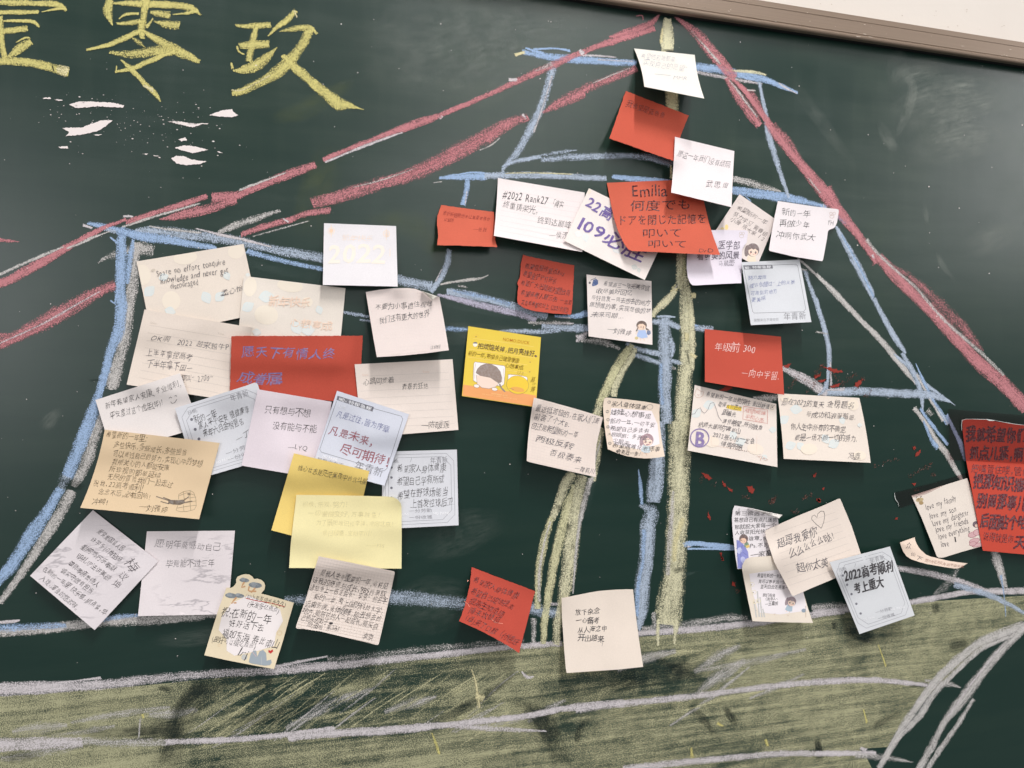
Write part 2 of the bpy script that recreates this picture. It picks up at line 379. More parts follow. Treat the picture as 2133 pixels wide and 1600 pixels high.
def gdens(x, y):
    d = 0.47 + 0.05 * vn(x, y, 90, 1) + 0.04 * vn(x, y, 37, 5)
    # half wiped-away areas of the real drawing
    for cx, cy, rx, ry, k in ((560, 1440, 170, 60, 0.36), (700, 1500, 260, 55, 0.30), (420, 1560, 70, 80, 0.18), (900, 1420, 160, 60, 0.22), (1300, 1400, 130, 45, 0.30),
                              (1400, 1420, 110, 45, 0.28), (1180, 1520, 60, 80, 0.26), (1560, 1560, 150, 60, 0.14), (1790, 1305, 90, 38, 0.34), (1480, 1560, 90, 50, 0.16), (660, 1400, 240, 30, 0.3)):
        r = ((x - cx) / rx) ** 2 + ((y - cy) / ry) ** 2
        d -= k * 1.05 * math.exp(-r * 1.1)
    if x < 390: d += 0.06
    return max(d, 0.02)
fill_region('chalk_fill', 'broad yellow green chalk shading along the bottom',
    [(-20, 1452), (100, 1444), (300, 1428), (560, 1402), (800, 1372), (1000, 1352), (1150, 1340), (1400, 1322), (1560, 1302), (1700, 1285), (1950, 1252), (2150, 1240),
     (2150, 1282), (2060, 1342), (1990, 1398), (1945, 1438), (1890, 1500), (1850, 1556), (1790, 1560), (1806, 1580), (1822, 1612), (-20, 1612)], 'green', gdens)
rs = random.Random(3)
rb = []
for i in range(46):                                   # single passes of the chalk over the ground
    x = rs.uniform(20, 1800); ytop = 1450 - (x / 2133) * 190
    y = ytop + rs.uniform(25, 150)
    if y > 1590: continue
    L = rs.uniform(80, 240); an = math.radians(rs.uniform(-38, -8)) if x > 380 else math.radians(rs.uniform(-12, 0))
    dx, dy = math.cos(an) * L / 2, math.sin(an) * L / 2
    if y + dy < ytop + 10: continue
    wd = rs.uniform(10, 40)
    rb.append((rs.choice(['green', 'olive', 'green', 'gray']), 'F0', [(x - dx, y - dy, wd * 0.5), (x, y + rs.uniform(-5, 5), wd), (x + dx, y + dy, wd * 0.4)], rs.uniform(0.12, 0.34)))
chalk_each('chalk_shading', 'overlapping passes of green chalk', *rb)
rb = []
for i in range(85):                                   # thin diagonal hatching left where the chalk was rubbed away
    x = rs.uniform(420, 1060); yb = 1402 - (x - 560) * 0.12; y = rs.uniform(yb + 12, 1535 - (x - 500) * .03); L = rs.uniform(40, 170); an = math.radians(rs.uniform(-42, -30)); dx, dy = math.cos(an) * L / 2, math.sin(an) * L / 2
    if y + dy < yb + 6: continue
    wd = rs.choice([3, 4, 5, 7, 12]); rb.append((rs.choice(['green', 'green', 'gray', 'olive']), 'F0', [(x - dx, y - dy, wd * .6), (x + rs.uniform(-3, 3), y + rs.uniform(-3, 3), wd), (x + dx, y + dy, wd * .4)], rs.uniform(0.14, 0.36)))
chalk_each('chalk_shading', 'thin diagonal chalk hatching', *rb)
rb = [('wipe', 'F0', [(500, 1385, 30), (420, 1440, 60), (380, 1500, 50), (340, 1610, 70)], .9), ('wipe', 'F0', [(260, 1530, 30), (320, 1520, 45), (400, 1512, 40)], .9), ('wipe', 'F0', [(1150, 1560, 60), (1130, 1500, 60), (1110, 1450, 50)], .6)]
for z, pts, dn in (('W4', [(1080, 980, 60), (1200, 860, 90), (1330, 780, 40)], 1.0), ('W4', [(1020, 1290, 60), (1080, 1150, 90), (1130, 1020, 50)], 1.0),
                   ('W4', [(520, 1090, 60), (800, 1080, 70), (1100, 1060, 60)], 0.9), ('W4', [(0, 1250, 60), (120, 1245, 70), (270, 1230, 30)], 0.6),
                   ('W4', [(1450, 1030, 80), (1800, 960, 120), (2100, 850, 60)], 0.5), ('W5', [(900, 1000, 40), (1150, 880, 70), (1450, 690, 30)], 0.8),
                   ('W5', [(1400, 830, 50), (1600, 960, 120), (1700, 1150, 130), (1750, 1280, 120)], 0.8), ('W5', [(1830, 1130, 30), (1850, 1040, 50), (1920, 950, 40)], 1.1),
                   ('W6', [(150, 760, 120), (500, 680, 170), (850, 640, 90)], 0.75), ('W6', [(450, 560, 40), (650, 650, 60), (850, 760, 40)], 0.7), ('W6', [(700, 870, 20), (800, 960, 60), (900, 1100, 30)], 0.7),
                   ('W6', [(940, 880, 30), (1000, 980, 60), (1030, 1000, 20)], 0.9), ('W6', [(1620, 375, 55), (1660, 378, 60)], 1.4), ('W6', [(1700, 400, 60), (1850, 450, 90), (1900, 480, 40)], 1.1),
                   ('W7', [(900, 340, 60), (910, 430, 60)], 1.2), ('W7', [(1150, 640, 120), (1000, 680, 90)], 0.9), ('W7', [(700, 980, 20), (850, 960, 40)], 0.9), ('W7', [(0, 1380, 60), (40, 1500, 60)], 0.9),
                   ('W7', [(400, 1300, 60), (650, 1180, 60)], 0.6), ('W6', [(1530, 1100, 40), (1550, 1240, 60)], 0.8), ('W4', [(1000, 800, 30), (1100, 815, 40)], 0.9), ('W4', [(1300, 690, 50), (1500, 600, 60), (1700, 480, 30)], 0.5)):
    rb.append(('wipe', z, pts, dn))
chalk_each('chalk_smear', 'dark finger and eraser marks in the green chalk', *rb)
chalk_each('chalk_line', 'short bright yellow chalk touches', ('yellow', 'W6', [(1920, 500, 8), (1965, 630, 14)], .6), ('yellow', 'W6', [(1825, 910, 10), (1845, 990, 14)], .6), ('yellow', 'W6', [(895, 995, 25), (930, 1010, 10)], .6),
      ('yellow', 'W6', [(1205, 1100, 25), (1215, 1140, 16)], .6), ('yellow', 'W6', [(730, 1150, 20), (740, 1220, 30)], .4), ('yellow', 'W5', [(915, 1060, 12), (960, 1190, 22)], .5), ('cream', 'W5', [(1165, 660, 12), (1190, 730, 14), (1215, 900, 26)], .5),
      ('cream', 'W5', [(1190, 820, 60), (1240, 840, 50)], .5), ('white', 'W5', [(1485, 670, 10), (1520, 705, 24), (1560, 700, 8)], .6), ('yellow', 'W4', [(905, 970, 26), (910, 990, 12)], .6), ('gray', 'W4', [(890, 1000, 14), (880, 1120, 12)], .5))
# white horizon lines
chalk('chalk_line', 'long upper white chalk line of the ground',
    ('white', 'W4', [(-40, 812, 92), (200, 802, 84), (600, 785, 66), (1000, 742, 70), (1400, 708, 60), (1750, 690, 60), (2133, 655, 62)], .62, (1.15, 1.1, .9, .6, .6, .8, 1)),
    ('white', 'W4', [(1750, 665, 26), (2080, 600, 12)], .6), ('white', 'W4', [(140, 830, 16), (420, 800, 18)], .7), ('white', 'W4', [(350, 770, 6), (640, 738, 18)], .7),
    ('white', 'W5', [(0, 665, 50), (400, 620, 60), (700, 585, 55), (1100, 545, 45), (1400, 510, 40), (1740, 490, 40)], .55, (.7, .9, 1.1, 1.1, 1)),
    ('gray', 'W5', [(250, 590, 40), (600, 560, 60), (900, 520, 60), (1200, 500, 60), (1500, 470, 40)], .12), ('white', 'W5', [(940, 555, 20), (1150, 535, 26)], .8),
    ('white', 'W6', [(390, 425, 44), (800, 395, 50), (1050, 370, 46), (1300, 335, 46), (1700, 282, 40)], .62), ('gray', 'W6', [(420, 395, 40), (800, 355, 60), (950, 325, 60), (1090, 330, 40)], .22),
    ('gray', 'W6', [(1500, 260, 50), (1640, 250, 60), (1720, 250, 40)], .25),
    ('white', 'W7', [(-20, 430, 66), (150, 405, 60), (260, 395, 50)], .6), ('gray', 'W7', [(-20, 380, 40), (200, 370, 60)], .25),
    ('white', 'W7', [(700, 345, 44), (900, 312, 50), (1150, 268, 44), (1400, 260, 56), (1600, 258, 60)], .62))
chalk('chalk_line', 'second long white chalk line through the green ground',
    ('white', 'W4', [(-40, 1165, 92), (300, 1155, 84), (520, 1145, 70)], .6), ('gray', 'W4', [(520, 1140, 60), (800, 1150, 70), (1050, 1150, 50)], .3), ('white', 'W4', [(1050, 1145, 36), (1500, 1128, 40), (1800, 1100, 36), (2120, 1058, 34)], .66),
    ('white', 'W5', [(0, 1090, 44), (220, 1065, 50), (700, 1035, 56), (1000, 1005, 44), (1200, 985, 40), (1500, 950, 40), (1800, 895, 42), (2133, 865, 50)], .68), ('white', 'W5', [(1000, 1010, 30), (1300, 1030, 40), (1640, 1045, 14)], .4),
    ('white', 'W6', [(0, 905, 54), (300, 870, 50), (700, 830, 46), (1200, 765, 40), (1500, 735, 44), (1850, 722, 40), (2133, 742, 36)], .55),
    ('white', 'W7', [(-20, 950, 60), (400, 932, 46), (700, 955, 36), (900, 985, 34)], .55), ('gray', 'W7', [(830, 935, 30), (1000, 965, 50), (1095, 990, 8)], .35))
chalk('chalk_line', 'lowest white chalk line with cut end',
    ('white', 'W6', [(300, 1285, 50), (900, 1222, 48), (1300, 1190, 44), (1900, 1184, 34)], .52), ('white', 'W7', [(-10, 1490, 40), (450, 1488, 34)], .75), ('gray', 'W7', [(300, 1500, 60), (500, 1520, 60), (735, 1556, 10)], .35), ('white', 'W7', [(340, 1450, 30), (375, 1470, 40)], .6))
chalk('chalk_line', 'outer pair of grey diagonal lines at the lower right',
    ('gray', 'W7', [(1575, 520, 80), (1300, 625, 84), (1200, 680, 70), (1050, 800, 70), (900, 950, 70), (780, 1110, 64), (640, 1320, 60), (480, 1600, 50)], .62),
    ('gray', 'W7', [(1500, 590, 30), (1250, 700, 40), (1050, 880, 44), (900, 1030, 50), (780, 1210, 60), (640, 1350, 50), (560, 1460, 20)], .55))
chalk('chalk_line', 'inner pair of grey diagonal lines at the lower right',
    ('gray', 'W7', [(1575, 540, 60), (1450, 660, 70), (1280, 850, 76), (1100, 1090, 90), (980, 1240, 60), (880, 1430, 60), (780, 1610, 60)], .55), ('gray', 'W7', [(1190, 1080, 30), (1060, 1290, 40), (930, 1470, 46), (840, 1610, 40)], .5),
    ('white', 'W7', [(1420, 660, 10), (1200, 930, 16), (1000, 1210, 14)], .5))
# bluish base line and hull lines
chalk('chalk_line', 'lower left blue and white chalk base line',
    ('gray', 'W4', [(-30, 450, 60), (300, 425, 70), (700, 375, 66), (1000, 350, 50), (1440, 330, 50)], .55), ('blue', 'W4', [(-30, 425, 60), (250, 410, 50), (420, 405, 40)], .4), ('blue', 'W4', [(650, 370, 40), (780, 350, 44), (880, 340, 30)], .4),
    ('white', 'W4', [(-10, 385, 20), (70, 380, 22), (120, 375, 14)], .8), ('gray', 'W4', [(700, 390, 50), (1000, 375, 60), (1300, 350, 40)], .4))
chalk('chalk_line', 'faint blue grey chalk base line in the middle',
    ('bluegray', 'W5', [(-20, 215, 70), (300, 205, 90), (650, 195, 110), (900, 215, 100), (1150, 240, 90)], .30, (.8, .9, 1.2, 1.3, 1.1)), ('bluegray', 'W5', [(1500, 250, 90), (1640, 290, 80), (1740, 300, 60)], .42), ('white', 'W5', [(1640, 235, 30), (1720, 240, 30)], .4))
chalk('chalk_line', 'grey and blue chalk arc down the left side',
    ('gray', 'W1', [(1135, 420, 90), (1120, 560, 100), (1105, 760, 110), (1070, 950, 110), (1040, 1150, 120), (1000, 1350, 130), (960, 1500, 130), (930, 1610, 130)], .52),
    ('gray', 'W1', [(820, 590, 10), (900, 540, 60), (1150, 480, 120), (1280, 490, 110)], .35, (.6, .8, 1, .6)),
    ('blue', 'W1', [(1020, 295, 56), (1010, 400, 80), (1010, 560, 90), (1000, 800, 90), (1010, 950, 100), (990, 1150, 100), (930, 1300, 90), (890, 1450, 76), (855, 1610, 60)], .72), ('blue', 'W1', [(1110, 400, 30), (1080, 560, 60), (1060, 760, 40)], .6),
    ('blue', 'W1', [(920, 378, 14), (985, 430, 20)], .8), ('blue', 'W1', [(925, 905, 12), (955, 925, 20), (970, 850, 16)], .7),
    ('gray', 'W2', [(950, 0, 100), (925, 120, 100)], .5), ('gray', 'W2', [(850, 350, 90), (790, 500, 110), (720, 720, 110), (650, 870, 90), (610, 930, 60)], .50),
    ('gray', 'W2', [(600, 970, 90), (520, 1120, 100), (430, 1270, 100), (330, 1420, 90), (230, 1580, 80), (150, 1700, 70), (0, 1900, 60)], .55),
    ('blue', 'W2', [(860, 0, 60), (835, 120, 70), (800, 230, 80), (760, 350, 110), (690, 520, 110), (620, 700, 110), (560, 850, 100)], .70), ('bluegray', 'W2', [(550, 850, 120), (500, 960, 90)], .3),
    ('blue', 'W2', [(500, 950, 80), (420, 1100, 90), (340, 1220, 110), (250, 1350, 130), (170, 1470, 110), (90, 1600, 110), (20, 1680, 90), (-60, 1780, 60)], .64), ('wipe', 'W2', [(490, 900, 60), (600, 920, 90), (700, 940, 50)], 0.9),
    ('wipe', 'W2', [(740, 50, 20), (860, 45, 16)], 1.2))
chalk('chalk_line', 'thick blue chalk beam across the upper left',
    ('blue', 'W1', [(735, 262, 26), (850, 285, 50), (1000, 325, 60), (1150, 360, 80), (1290, 385, 90)], .68), ('white', 'W1', [(695, 278, 20), (760, 300, 20)], .9), ('bluegray', 'W1', [(840, 300, 30), (960, 330, 40)], .6),
    ('bluegray', 'Z4', [(100, 180, 50), (300, 190, 110), (600, 220, 110), (1000, 270, 100), (1400, 360, 90), (1700, 410, 100), (2000, 470, 110)], .50), ('blue', 'Z4', [(20, 205, 60), (200, 240, 90), (420, 270, 80), (700, 320, 60), (850, 340, 40)], .68),
    ('blue', 'Z4', [(1130, 370, 60), (1400, 445, 50), (1650, 500, 44), (1900, 550, 50)], .58), ('white', 'Z4', [(660, 160, 14), (830, 205, 24), (1100, 265, 26), (1350, 330, 14)], .75), ('gray', 'Z4', [(240, 140, 12), (420, 170, 30), (700, 200, 24)], .5),
    ('gray', 'Z4', [(100, 330, 100), (180, 340, 120), (260, 330, 40)], .4),
    ('blur', 'Z4', [(300, 340, 40), (700, 350, 60), (1300, 520, 80), (1830, 640, 60)], .8))
chalk('chalk_line', 'blue chalk beam continuing to the middle',
    ('bluegray', 'W8', [(-200, 290, 100), (0, 350, 110), (250, 400, 110)], .55), ('bluegray', 'W8', [(420, 450, 80), (600, 490, 110), (900, 560, 110), (1200, 640, 110), (1500, 720, 90)], .56), ('blue', 'W8', [(500, 450, 30), (800, 510, 60), (1100, 590, 60)], .3),
    ('violet', 'W8', [(320, 490, 30), (500, 530, 60), (900, 630, 80), (1200, 700, 80), (1390, 760, 60)], .62), ('gray', 'W8', [(1300, 790, 30), (1500, 800, 60), (1750, 800, 60)], .35), ('bluegray', 'W8', [(1450, 830, 60), (1700, 850, 80), (1960, 850, 90)], .5),
    ('white', 'W8', [(1600, 800, 20), (1790, 800, 20)], .5), ('white', 'W8', [(1830, 990, 40), (1880, 950, 80), (1940, 900, 40)], .5),
    ('wipe', 'W8', [(600, 500, 14), (850, 575, 16), (1150, 640, 14)], .7), ('blur', 'W8', [(350, 600, 40), (800, 680, 40), (1300, 790, 30)], .7))
chalk('chalk_line', 'thin lower blue chalk line under the beam', ('blue', 'W8', [(390, 855, 60), (640, 870, 50)], .45), ('bluegray', 'W8', [(-520, 760, 30), (-300, 790, 30), (-200, 800, 30)], .4), ('bluegray', 'Z5', [(380, 1050, 30), (500, 1070, 40), (640, 1100, 30)], .5),
      ('bluegray', 'W8', [(1000, 880, 20), (1200, 885, 50), (1400, 890, 60), (1650, 870, 60)], .5))
chalk('chalk_line', 'short blue chalk line behind the small girl note', ('blue', 'W8', [(1590, 720, 30), (1760, 725, 50), (1960, 690, 70)], .62), ('white', 'W8', [(1640, 735, 10), (1750, 740, 14)], .6))
chalk('chalk_line', 'blue chalk mast from the crossbar down to the beam', ('blue', 'Y5', [(455, 45, 60), (435, 200, 60), (395, 360, 56)], .78), ('white', 'Y5', [(440, 210, 14), (420, 350, 12)], .7),
      ('bluegray', 'W8', [(445, 0, 56), (430, 120, 66), (380, 260, 60), (330, 340, 60), (250, 455, 50)], .68), ('white', 'W8', [(360, 220, 10), (300, 340, 14)], .6), ('gray', 'W8', [(360, 375, 24), (500, 350, 26), (640, 330, 36), (790, 310, 24), (860, 280, 6)], .7),
      ('gray', 'W8', [(540, 390, 20), (600, 400, 36), (640, 412, 10)], .3))
chalk('chalk_line', 'blue chalk crossbar near the top with scribbled left end', ('blue', 'V2', [(1215, 300, 28), (1350, 325, 40), (1500, 342, 48), (1700, 355, 40), (1870, 366, 38)], .72), ('blue', 'V2', [(1235, 278, 10), (1330, 310, 24)], .8), ('blue', 'V2', [(1280, 285, 14), (1400, 280, 12), (1488, 293, 14)], .8),
      ('cream', 'V2', [(1172, 318, 16), (1225, 302, 16)], .85), ('white', 'V2', [(1520, 320, 10), (1650, 322, 14), (1750, 330, 10)], .6), ('white', 'V2', [(1650, 345, 10), (1850, 355, 10)], .4),
      ('blue', 'Z3', [(620, 335, 70), (850, 365, 76), (1000, 400, 80), (1150, 430, 80), (1260, 455, 60), (1400, 510, 44), (1535, 568, 26)], .70), ('pale', 'Z3', [(900, 370, 24), (1150, 385, 30), (1260, 410, 16)], .6), ('white', 'Z3', [(640, 385, 30), (850, 425, 40), (1100, 470, 30), (1220, 488, 16)], .45), ('white', 'Z3', [(1380, 485, 8), (1430, 520, 16), (1530, 575, 10)], .7))
chalk('chalk_line', 'slanting blue chalk line left of the apex', ('bluegray', 'V2', [(1390, 365, 60), (1365, 480, 48), (1320, 620, 50), (1260, 740, 50), (1190, 870, 46), (1110, 960, 30), (1098, 1000, 14)], .55), ('white', 'V2', [(1385, 440, 16), (1330, 620, 12), (1280, 760, 14)], .45))
chalk('chalk_line', 'upper grey blue chalk arc', ('bluegray', 'V2', [(1100, 958, 16), (1200, 925, 26), (1320, 905, 24)], .6), ('bluegray', 'V2', [(1320, 925, 30), (1500, 908, 44), (1800, 900, 40), (1950, 910, 50), (2080, 945, 50)], .45), ('bluegray', 'V2', [(1330, 895, 20), (1450, 875, 26), (1525, 868, 6)], .35),
      ('gray', 'Z3', [(960, 1330, 60), (1120, 1370, 76), (1260, 1415, 66), (1390, 1445, 20)], .45))
chalk('chalk_line', 'long blue chalk crossbar above the notes', ('blue', 'V2', [(735, 1028, 16), (850, 1020, 36), (1000, 1020, 40)], .8), ('blue', 'V2', [(800, 1015, 6), (930, 995, 12), (1050, 1010, 12)], .8), ('bluegray', 'V2', [(1000, 1015, 40), (1300, 1012, 40), (1700, 1030, 32)], .62), ('cream', 'V2', [(1120, 1000, 8), (1300, 998, 10), (1500, 1006, 8)], .5),
      ('blue', 'V2', [(1735, 1020, 24), (1900, 1035, 32), (2060, 1045, 20)], .8), ('gray', 'V2', [(705, 1055, 4), (745, 1048, 6)], .7), ('blue', 'Z3', [(940, 1420, 50), (1200, 1450, 54), (1450, 1490, 54), (1620, 1530, 50)], .66),
      ('blue', 'Y7', [(500, 0, 50), (750, 30, 70), (1100, 75, 80), (1400, 130, 60), (1560, 170, 50)], .62), ('blue', 'W3', [(150, 170, 30), (200, 205, 50), (250, 235, 30)], .66), ('blue', 'Y7', [(600, 10, 8), (660, 50, 20), (710, 100, 24)], .6), ('white', 'Y7', [(1524, 140, 12), (1524, 175, 12)], .8))
chalk('chalk_line', 'thin grey blue chalk line crossing the right red line', ('bluegray', 'Z3', [(1200, 480, 34), (1235, 640, 36), (1265, 800, 50), (1290, 960, 60), (1340, 1130, 56), (1400, 1320, 46), (1465, 1500, 26)], .62))
chalk('chalk_line', 'grey chalk strut running down right from the notes', ('gray', 'Y7', [(1240, 740, 30), (1400, 880, 34), (1560, 1040, 40), (1700, 1190, 44), (1813, 1320, 44)], .6), ('gray', 'W3', [(0, 570, 26), (150, 715, 34), (300, 880, 36), (430, 1010, 40), (520, 1110, 46), (620, 1240, 44), (690, 1330, 16)], .68),
      ('bluegray', 'W3', [(540, 1125, 14), (640, 1210, 34), (740, 1320, 30), (880, 1420, 16), (962, 1480, 5)], .65))
chalk('chalk_line', 'blue chalk strut right of the grey framed card', ('bluegray', 'Y7', [(1310, 870, 50), (1400, 1120, 46), (1480, 1350, 50), (1550, 1590, 60)], .62), ('gray', 'Y7', [(1280, 860, 30), (1330, 870, 30)], .4), ('bluegray', 'W3', [(0, 740, 20), (40, 880, 34), (70, 1000, 36), (90, 1120, 34), (85, 1250, 26), (72, 1390, 20)], .66),
      ('white', 'W3', [(100, 1180, 12), (105, 1370, 20)], .5), ('gray', 'W3', [(0, 970, 16), (80, 985, 20)], .35))
chalk('chalk_line', 'long blue chalk strut beside the right red line', ('bluegray', 'W3', [(140, 240, 26), (220, 390, 46), (300, 540, 54), (380, 700, 46), (390, 740, 20)], .7), ('blue', 'W3', [(180, 300, 10), (300, 520, 16), (400, 730, 14)], .6), ('bluegray', 'W3', [(400, 740, 36), (500, 930, 40), (560, 1030, 40), (618, 1115, 22)], .7),
      ('bluegray', 'W3', [(600, 1120, 26), (660, 1230, 40), (720, 1360, 40), (740, 1520, 14), (745, 1550, 6)], .64), ('blue', 'W3', [(693, 1195, 6), (740, 1300, 20), (800, 1430, 28), (860, 1530, 36), (910, 1605, 34)], .7), ('gray', 'W3', [(700, 1270, 20), (780, 1420, 20), (880, 1590, 20)], .6))
chalk('chalk_line', 'horizontal pale blue chalk bar at the right', ('bluegray', 'W3', [(60, 1400, 40), (200, 1385, 60), (400, 1388, 60), (600, 1400, 60), (750, 1405, 60), (870, 1430, 40), (930, 1455, 12)], .68), ('white', 'W3', [(60, 1375, 16), (200, 1370, 24)], .5),
      ('white', 'X3', [(1100, 450, 60), (1250, 530, 90), (1400, 610, 110), (1520, 700, 110), (1570, 740, 40)], .60), ('gray', 'X3', [(780, 770, 24), (900, 780, 90), (1030, 770, 80)], .45), ('bluegray', 'X3', [(1480, 745, 20), (1540, 700, 40), (1570, 600, 50)], .55))
chalk('chalk_line', 'bundle of blue chalk lines above the love note', ('gray', 'X5', [(190, 0, 40), (300, 150, 44), (390, 300, 50), (470, 400, 50), (540, 520, 44), (600, 625, 40)], .7), ('blue', 'X5', [(240, 10, 24), (350, 160, 30), (480, 320, 30)], .7), ('blue', 'X5', [(270, 120, 20), (330, 260, 36), (390, 350, 40)], .6),
      ('bluegray', 'X5', [(385, 0, 22), (440, 70, 22), (480, 140, 30)], .6), ('blue', 'X5', [(470, 60, 24), (540, 200, 36), (600, 330, 44), (645, 460, 36)], .8), ('gray', 'X5', [(300, 20, 70), (340, 60, 60)], .3))
chalk('chalk_line', 'grey chalk strut below the large red sheet', ('gray', 'X5', [(890, 1260, 70), (930, 1400, 70), (985, 1570, 50)], .55), ('gray', 'W7', [(1365, 0, 80), (1395, 100, 66), (1425, 210, 46)], .55), ('blue', 'W7', [(1400, 140, 20), (1425, 300, 12), (1437, 450, 8)], .5))
chalk('chalk_line', 'white and blue chalk line running down to the right corner', ('white', 'W7', [(600, 85, 44), (850, 125, 56), (1000, 165, 56), (1150, 210, 60), (1280, 260, 40)], .52), ('bluegray', 'W7', [(1050, 210, 50), (1250, 270, 50), (1420, 340, 44), (1575, 425, 34)], .55),
      ('gray', 'W7', [(1075, 90, 40), (1000, 200, 90), (900, 290, 60)], .12))
chalk('chalk_line', 'short double blue chalk dash right of the yellow trunk', ('blue', 'V4', [(25, 1345, 60), (120, 1325, 60), (350, 1345, 60), (640, 1375, 50)], .85), ('blue', 'V4', [(70, 1388, 26), (300, 1390, 26), (620, 1395, 26)], .85), ('white', 'V4', [(60, 1365, 20), (100, 1362, 14)], .7))
chalk('chalk_line', 'thick blue chalk post left of the yellow trunk',
      ('bluegray', 'V1', [(900, 425, 20), (1000, 420, 30), (1090, 430, 16)], .7), ('bluegray', 'V1', [(850, 480, 60), (1000, 490, 80), (1150, 550, 60)], .6), ('bluegray', 'V1', [(1268, 520, 70), (1400, 560, 90), (1520, 580, 90)], .55), ('blue', 'V1', [(1268, 500, 20), (1350, 530, 30)], .6),
      ('bluegray', 'V1', [(560, 720, 50), (700, 790, 60), (930, 840, 70)], .55), ('bluegray', 'V1', [(630, 840, 60), (780, 890, 60), (920, 940, 60)], .5), ('white', 'V1', [(0, 640, 30), (60, 660, 80), (100, 650, 40)], .5), ('gray', 'V1', [(60, 690, 40), (280, 700, 100), (480, 780, 40)], .4), ('bluegray', 'V1', [(0, 570, 80), (130, 560, 90)], .3),
      ('bluegray', 'V1', [(980, 440, 120), (985, 700, 150), (990, 900, 150), (985, 1100, 150), (980, 1300, 140), (1000, 1450, 130), (1005, 1610, 130)], .60), ('blue', 'V1', [(940, 950, 50), (940, 1200, 60), (960, 1400, 50)], .4), ('bluegray', 'V1', [(1060, 915, 50), (1150, 940, 60), (1185, 945, 30)], .62),
      ('bluegray', 'V1', [(1050, 680, 50), (1070, 760, 60), (1065, 860, 30)], .6), ('gray', 'V1', [(1070, 1000, 40), (1100, 990, 50)], .25),
      ('bluegray', 'X7', [(1010, 0, 110), (1005, 200, 110), (1000, 350, 120), (985, 500, 120), (975, 580, 90)], .62), ('bluegray', 'X7', [(880, 600, 20), (960, 640, 110), (940, 740, 120)], .42), ('bluegray', 'X7', [(935, 730, 110), (935, 850, 110), (925, 1000, 110), (900, 1150, 110), (890, 1300, 110), (885, 1420, 70), (870, 1500, 30)], .62),
      ('blue', 'X7', [(910, 780, 40), (900, 1000, 30), (865, 1200, 36), (860, 1400, 30)], .5), ('blue', 'X7', [(870, 345, 10), (882, 450, 26), (895, 590, 30)], .62), ('wipe', 'X7', [(930, 590, 30), (1000, 600, 60), (1040, 630, 40)], .8))
yel = [('pale', 'Z3', [(388, -90, 60), (382, 60, 110), (385, 200, 100)], .88), ('cream', 'Z3', [(340, 0, 20), (330, 120, 30)], .7), ('wipe', 'Z3', [(350, 190, 20), (440, 195, 24)], 1.3),
      ('olive', 'Z3', [(425, 550, 110), (430, 740, 110), (432, 900, 110)], .78), ('olive', 'Z3', [(415, 1220, 30), (418, 1330, 30)], .5),
      ('pale', 'Y6', [(1530, 1000, 130), (1530, 1150, 140), (1525, 1400, 150), (1540, 1600, 170)], .62), ('olive', 'Y6', [(1570, 1050, 60), (1560, 1500, 70)], .5), ('olive', 'Y6', [(1400, 1600, 30), (1450, 1560, 40)], .5),
      ('pale', 'V1', [(1195, -20, 120), (1205, 150, 130), (1220, 350, 150), (1235, 600, 170), (1240, 800, 175), (1225, 950, 175), (1205, 1100, 175), (1195, 1300, 190), (1180, 1620, 200)], .56), ('pale', 'V1', [(1240, 100, 60), (1280, 400, 70), (1290, 700, 60), (1290, 1000, 50)], .62), ('cream', 'V1', [(1225, 610, 50), (1230, 690, 50)], .7),
      ('cream', 'V1', [(1280, 190, 50), (1320, 190, 60)], .8), ('cream', 'V1', [(1270, 840, 30), (1335, 875, 44)], .7), ('wipe', 'V1', [(1230, 800, 14), (1250, 900, 30), (1260, 960, 14)], 1.3), ('wipe', 'V1', [(1240, 1320, 30), (1260, 1350, 30)], 1.0),
      ('pale', 'X7', [(1175, 0, 180), (1168, 200, 168), (1160, 400, 165), (1155, 600, 160), (1145, 800, 155), (1135, 1000, 160), (1115, 1200, 180), (1095, 1330, 200), (1085, 1460, 190)], .56), ('gray', 'X7', [(1120, 500, 30), (1100, 800, 50), (1080, 1100, 40)], .35), ('cream', 'X7', [(1190, 700, 40), (1140, 850, 40), (1130, 1000, 30)], .5),
      ('pale', 'X7', [(1010, 1430, 30), (1008, 1530, 26), (1012, 1610, 18)], .6), ('pale', 'X7', [(1145, 1430, 50), (1135, 1530, 36), (1130, 1605, 18)], .6), ('gray', 'X7', [(980, 1380, 40), (985, 1470, 50)], .3),
      ('wipe', 'X7', [(1080, 470, 30), (1120, 480, 30)], 1.2), ('wipe', 'X7', [(1190, 310, 14), (1230, 318, 20)], 1.2), ('wipe', 'X7', [(1120, 1080, 60), (1200, 1060, 30)], .8), ('blur', 'X7', [(1150, 1110, 20), (1220, 1100, 30), (1300, 1080, 6)], 1.2)]
chalk('chalk_line', 'thick pale yellow chalk trunk from the apex to the ground', *yel)
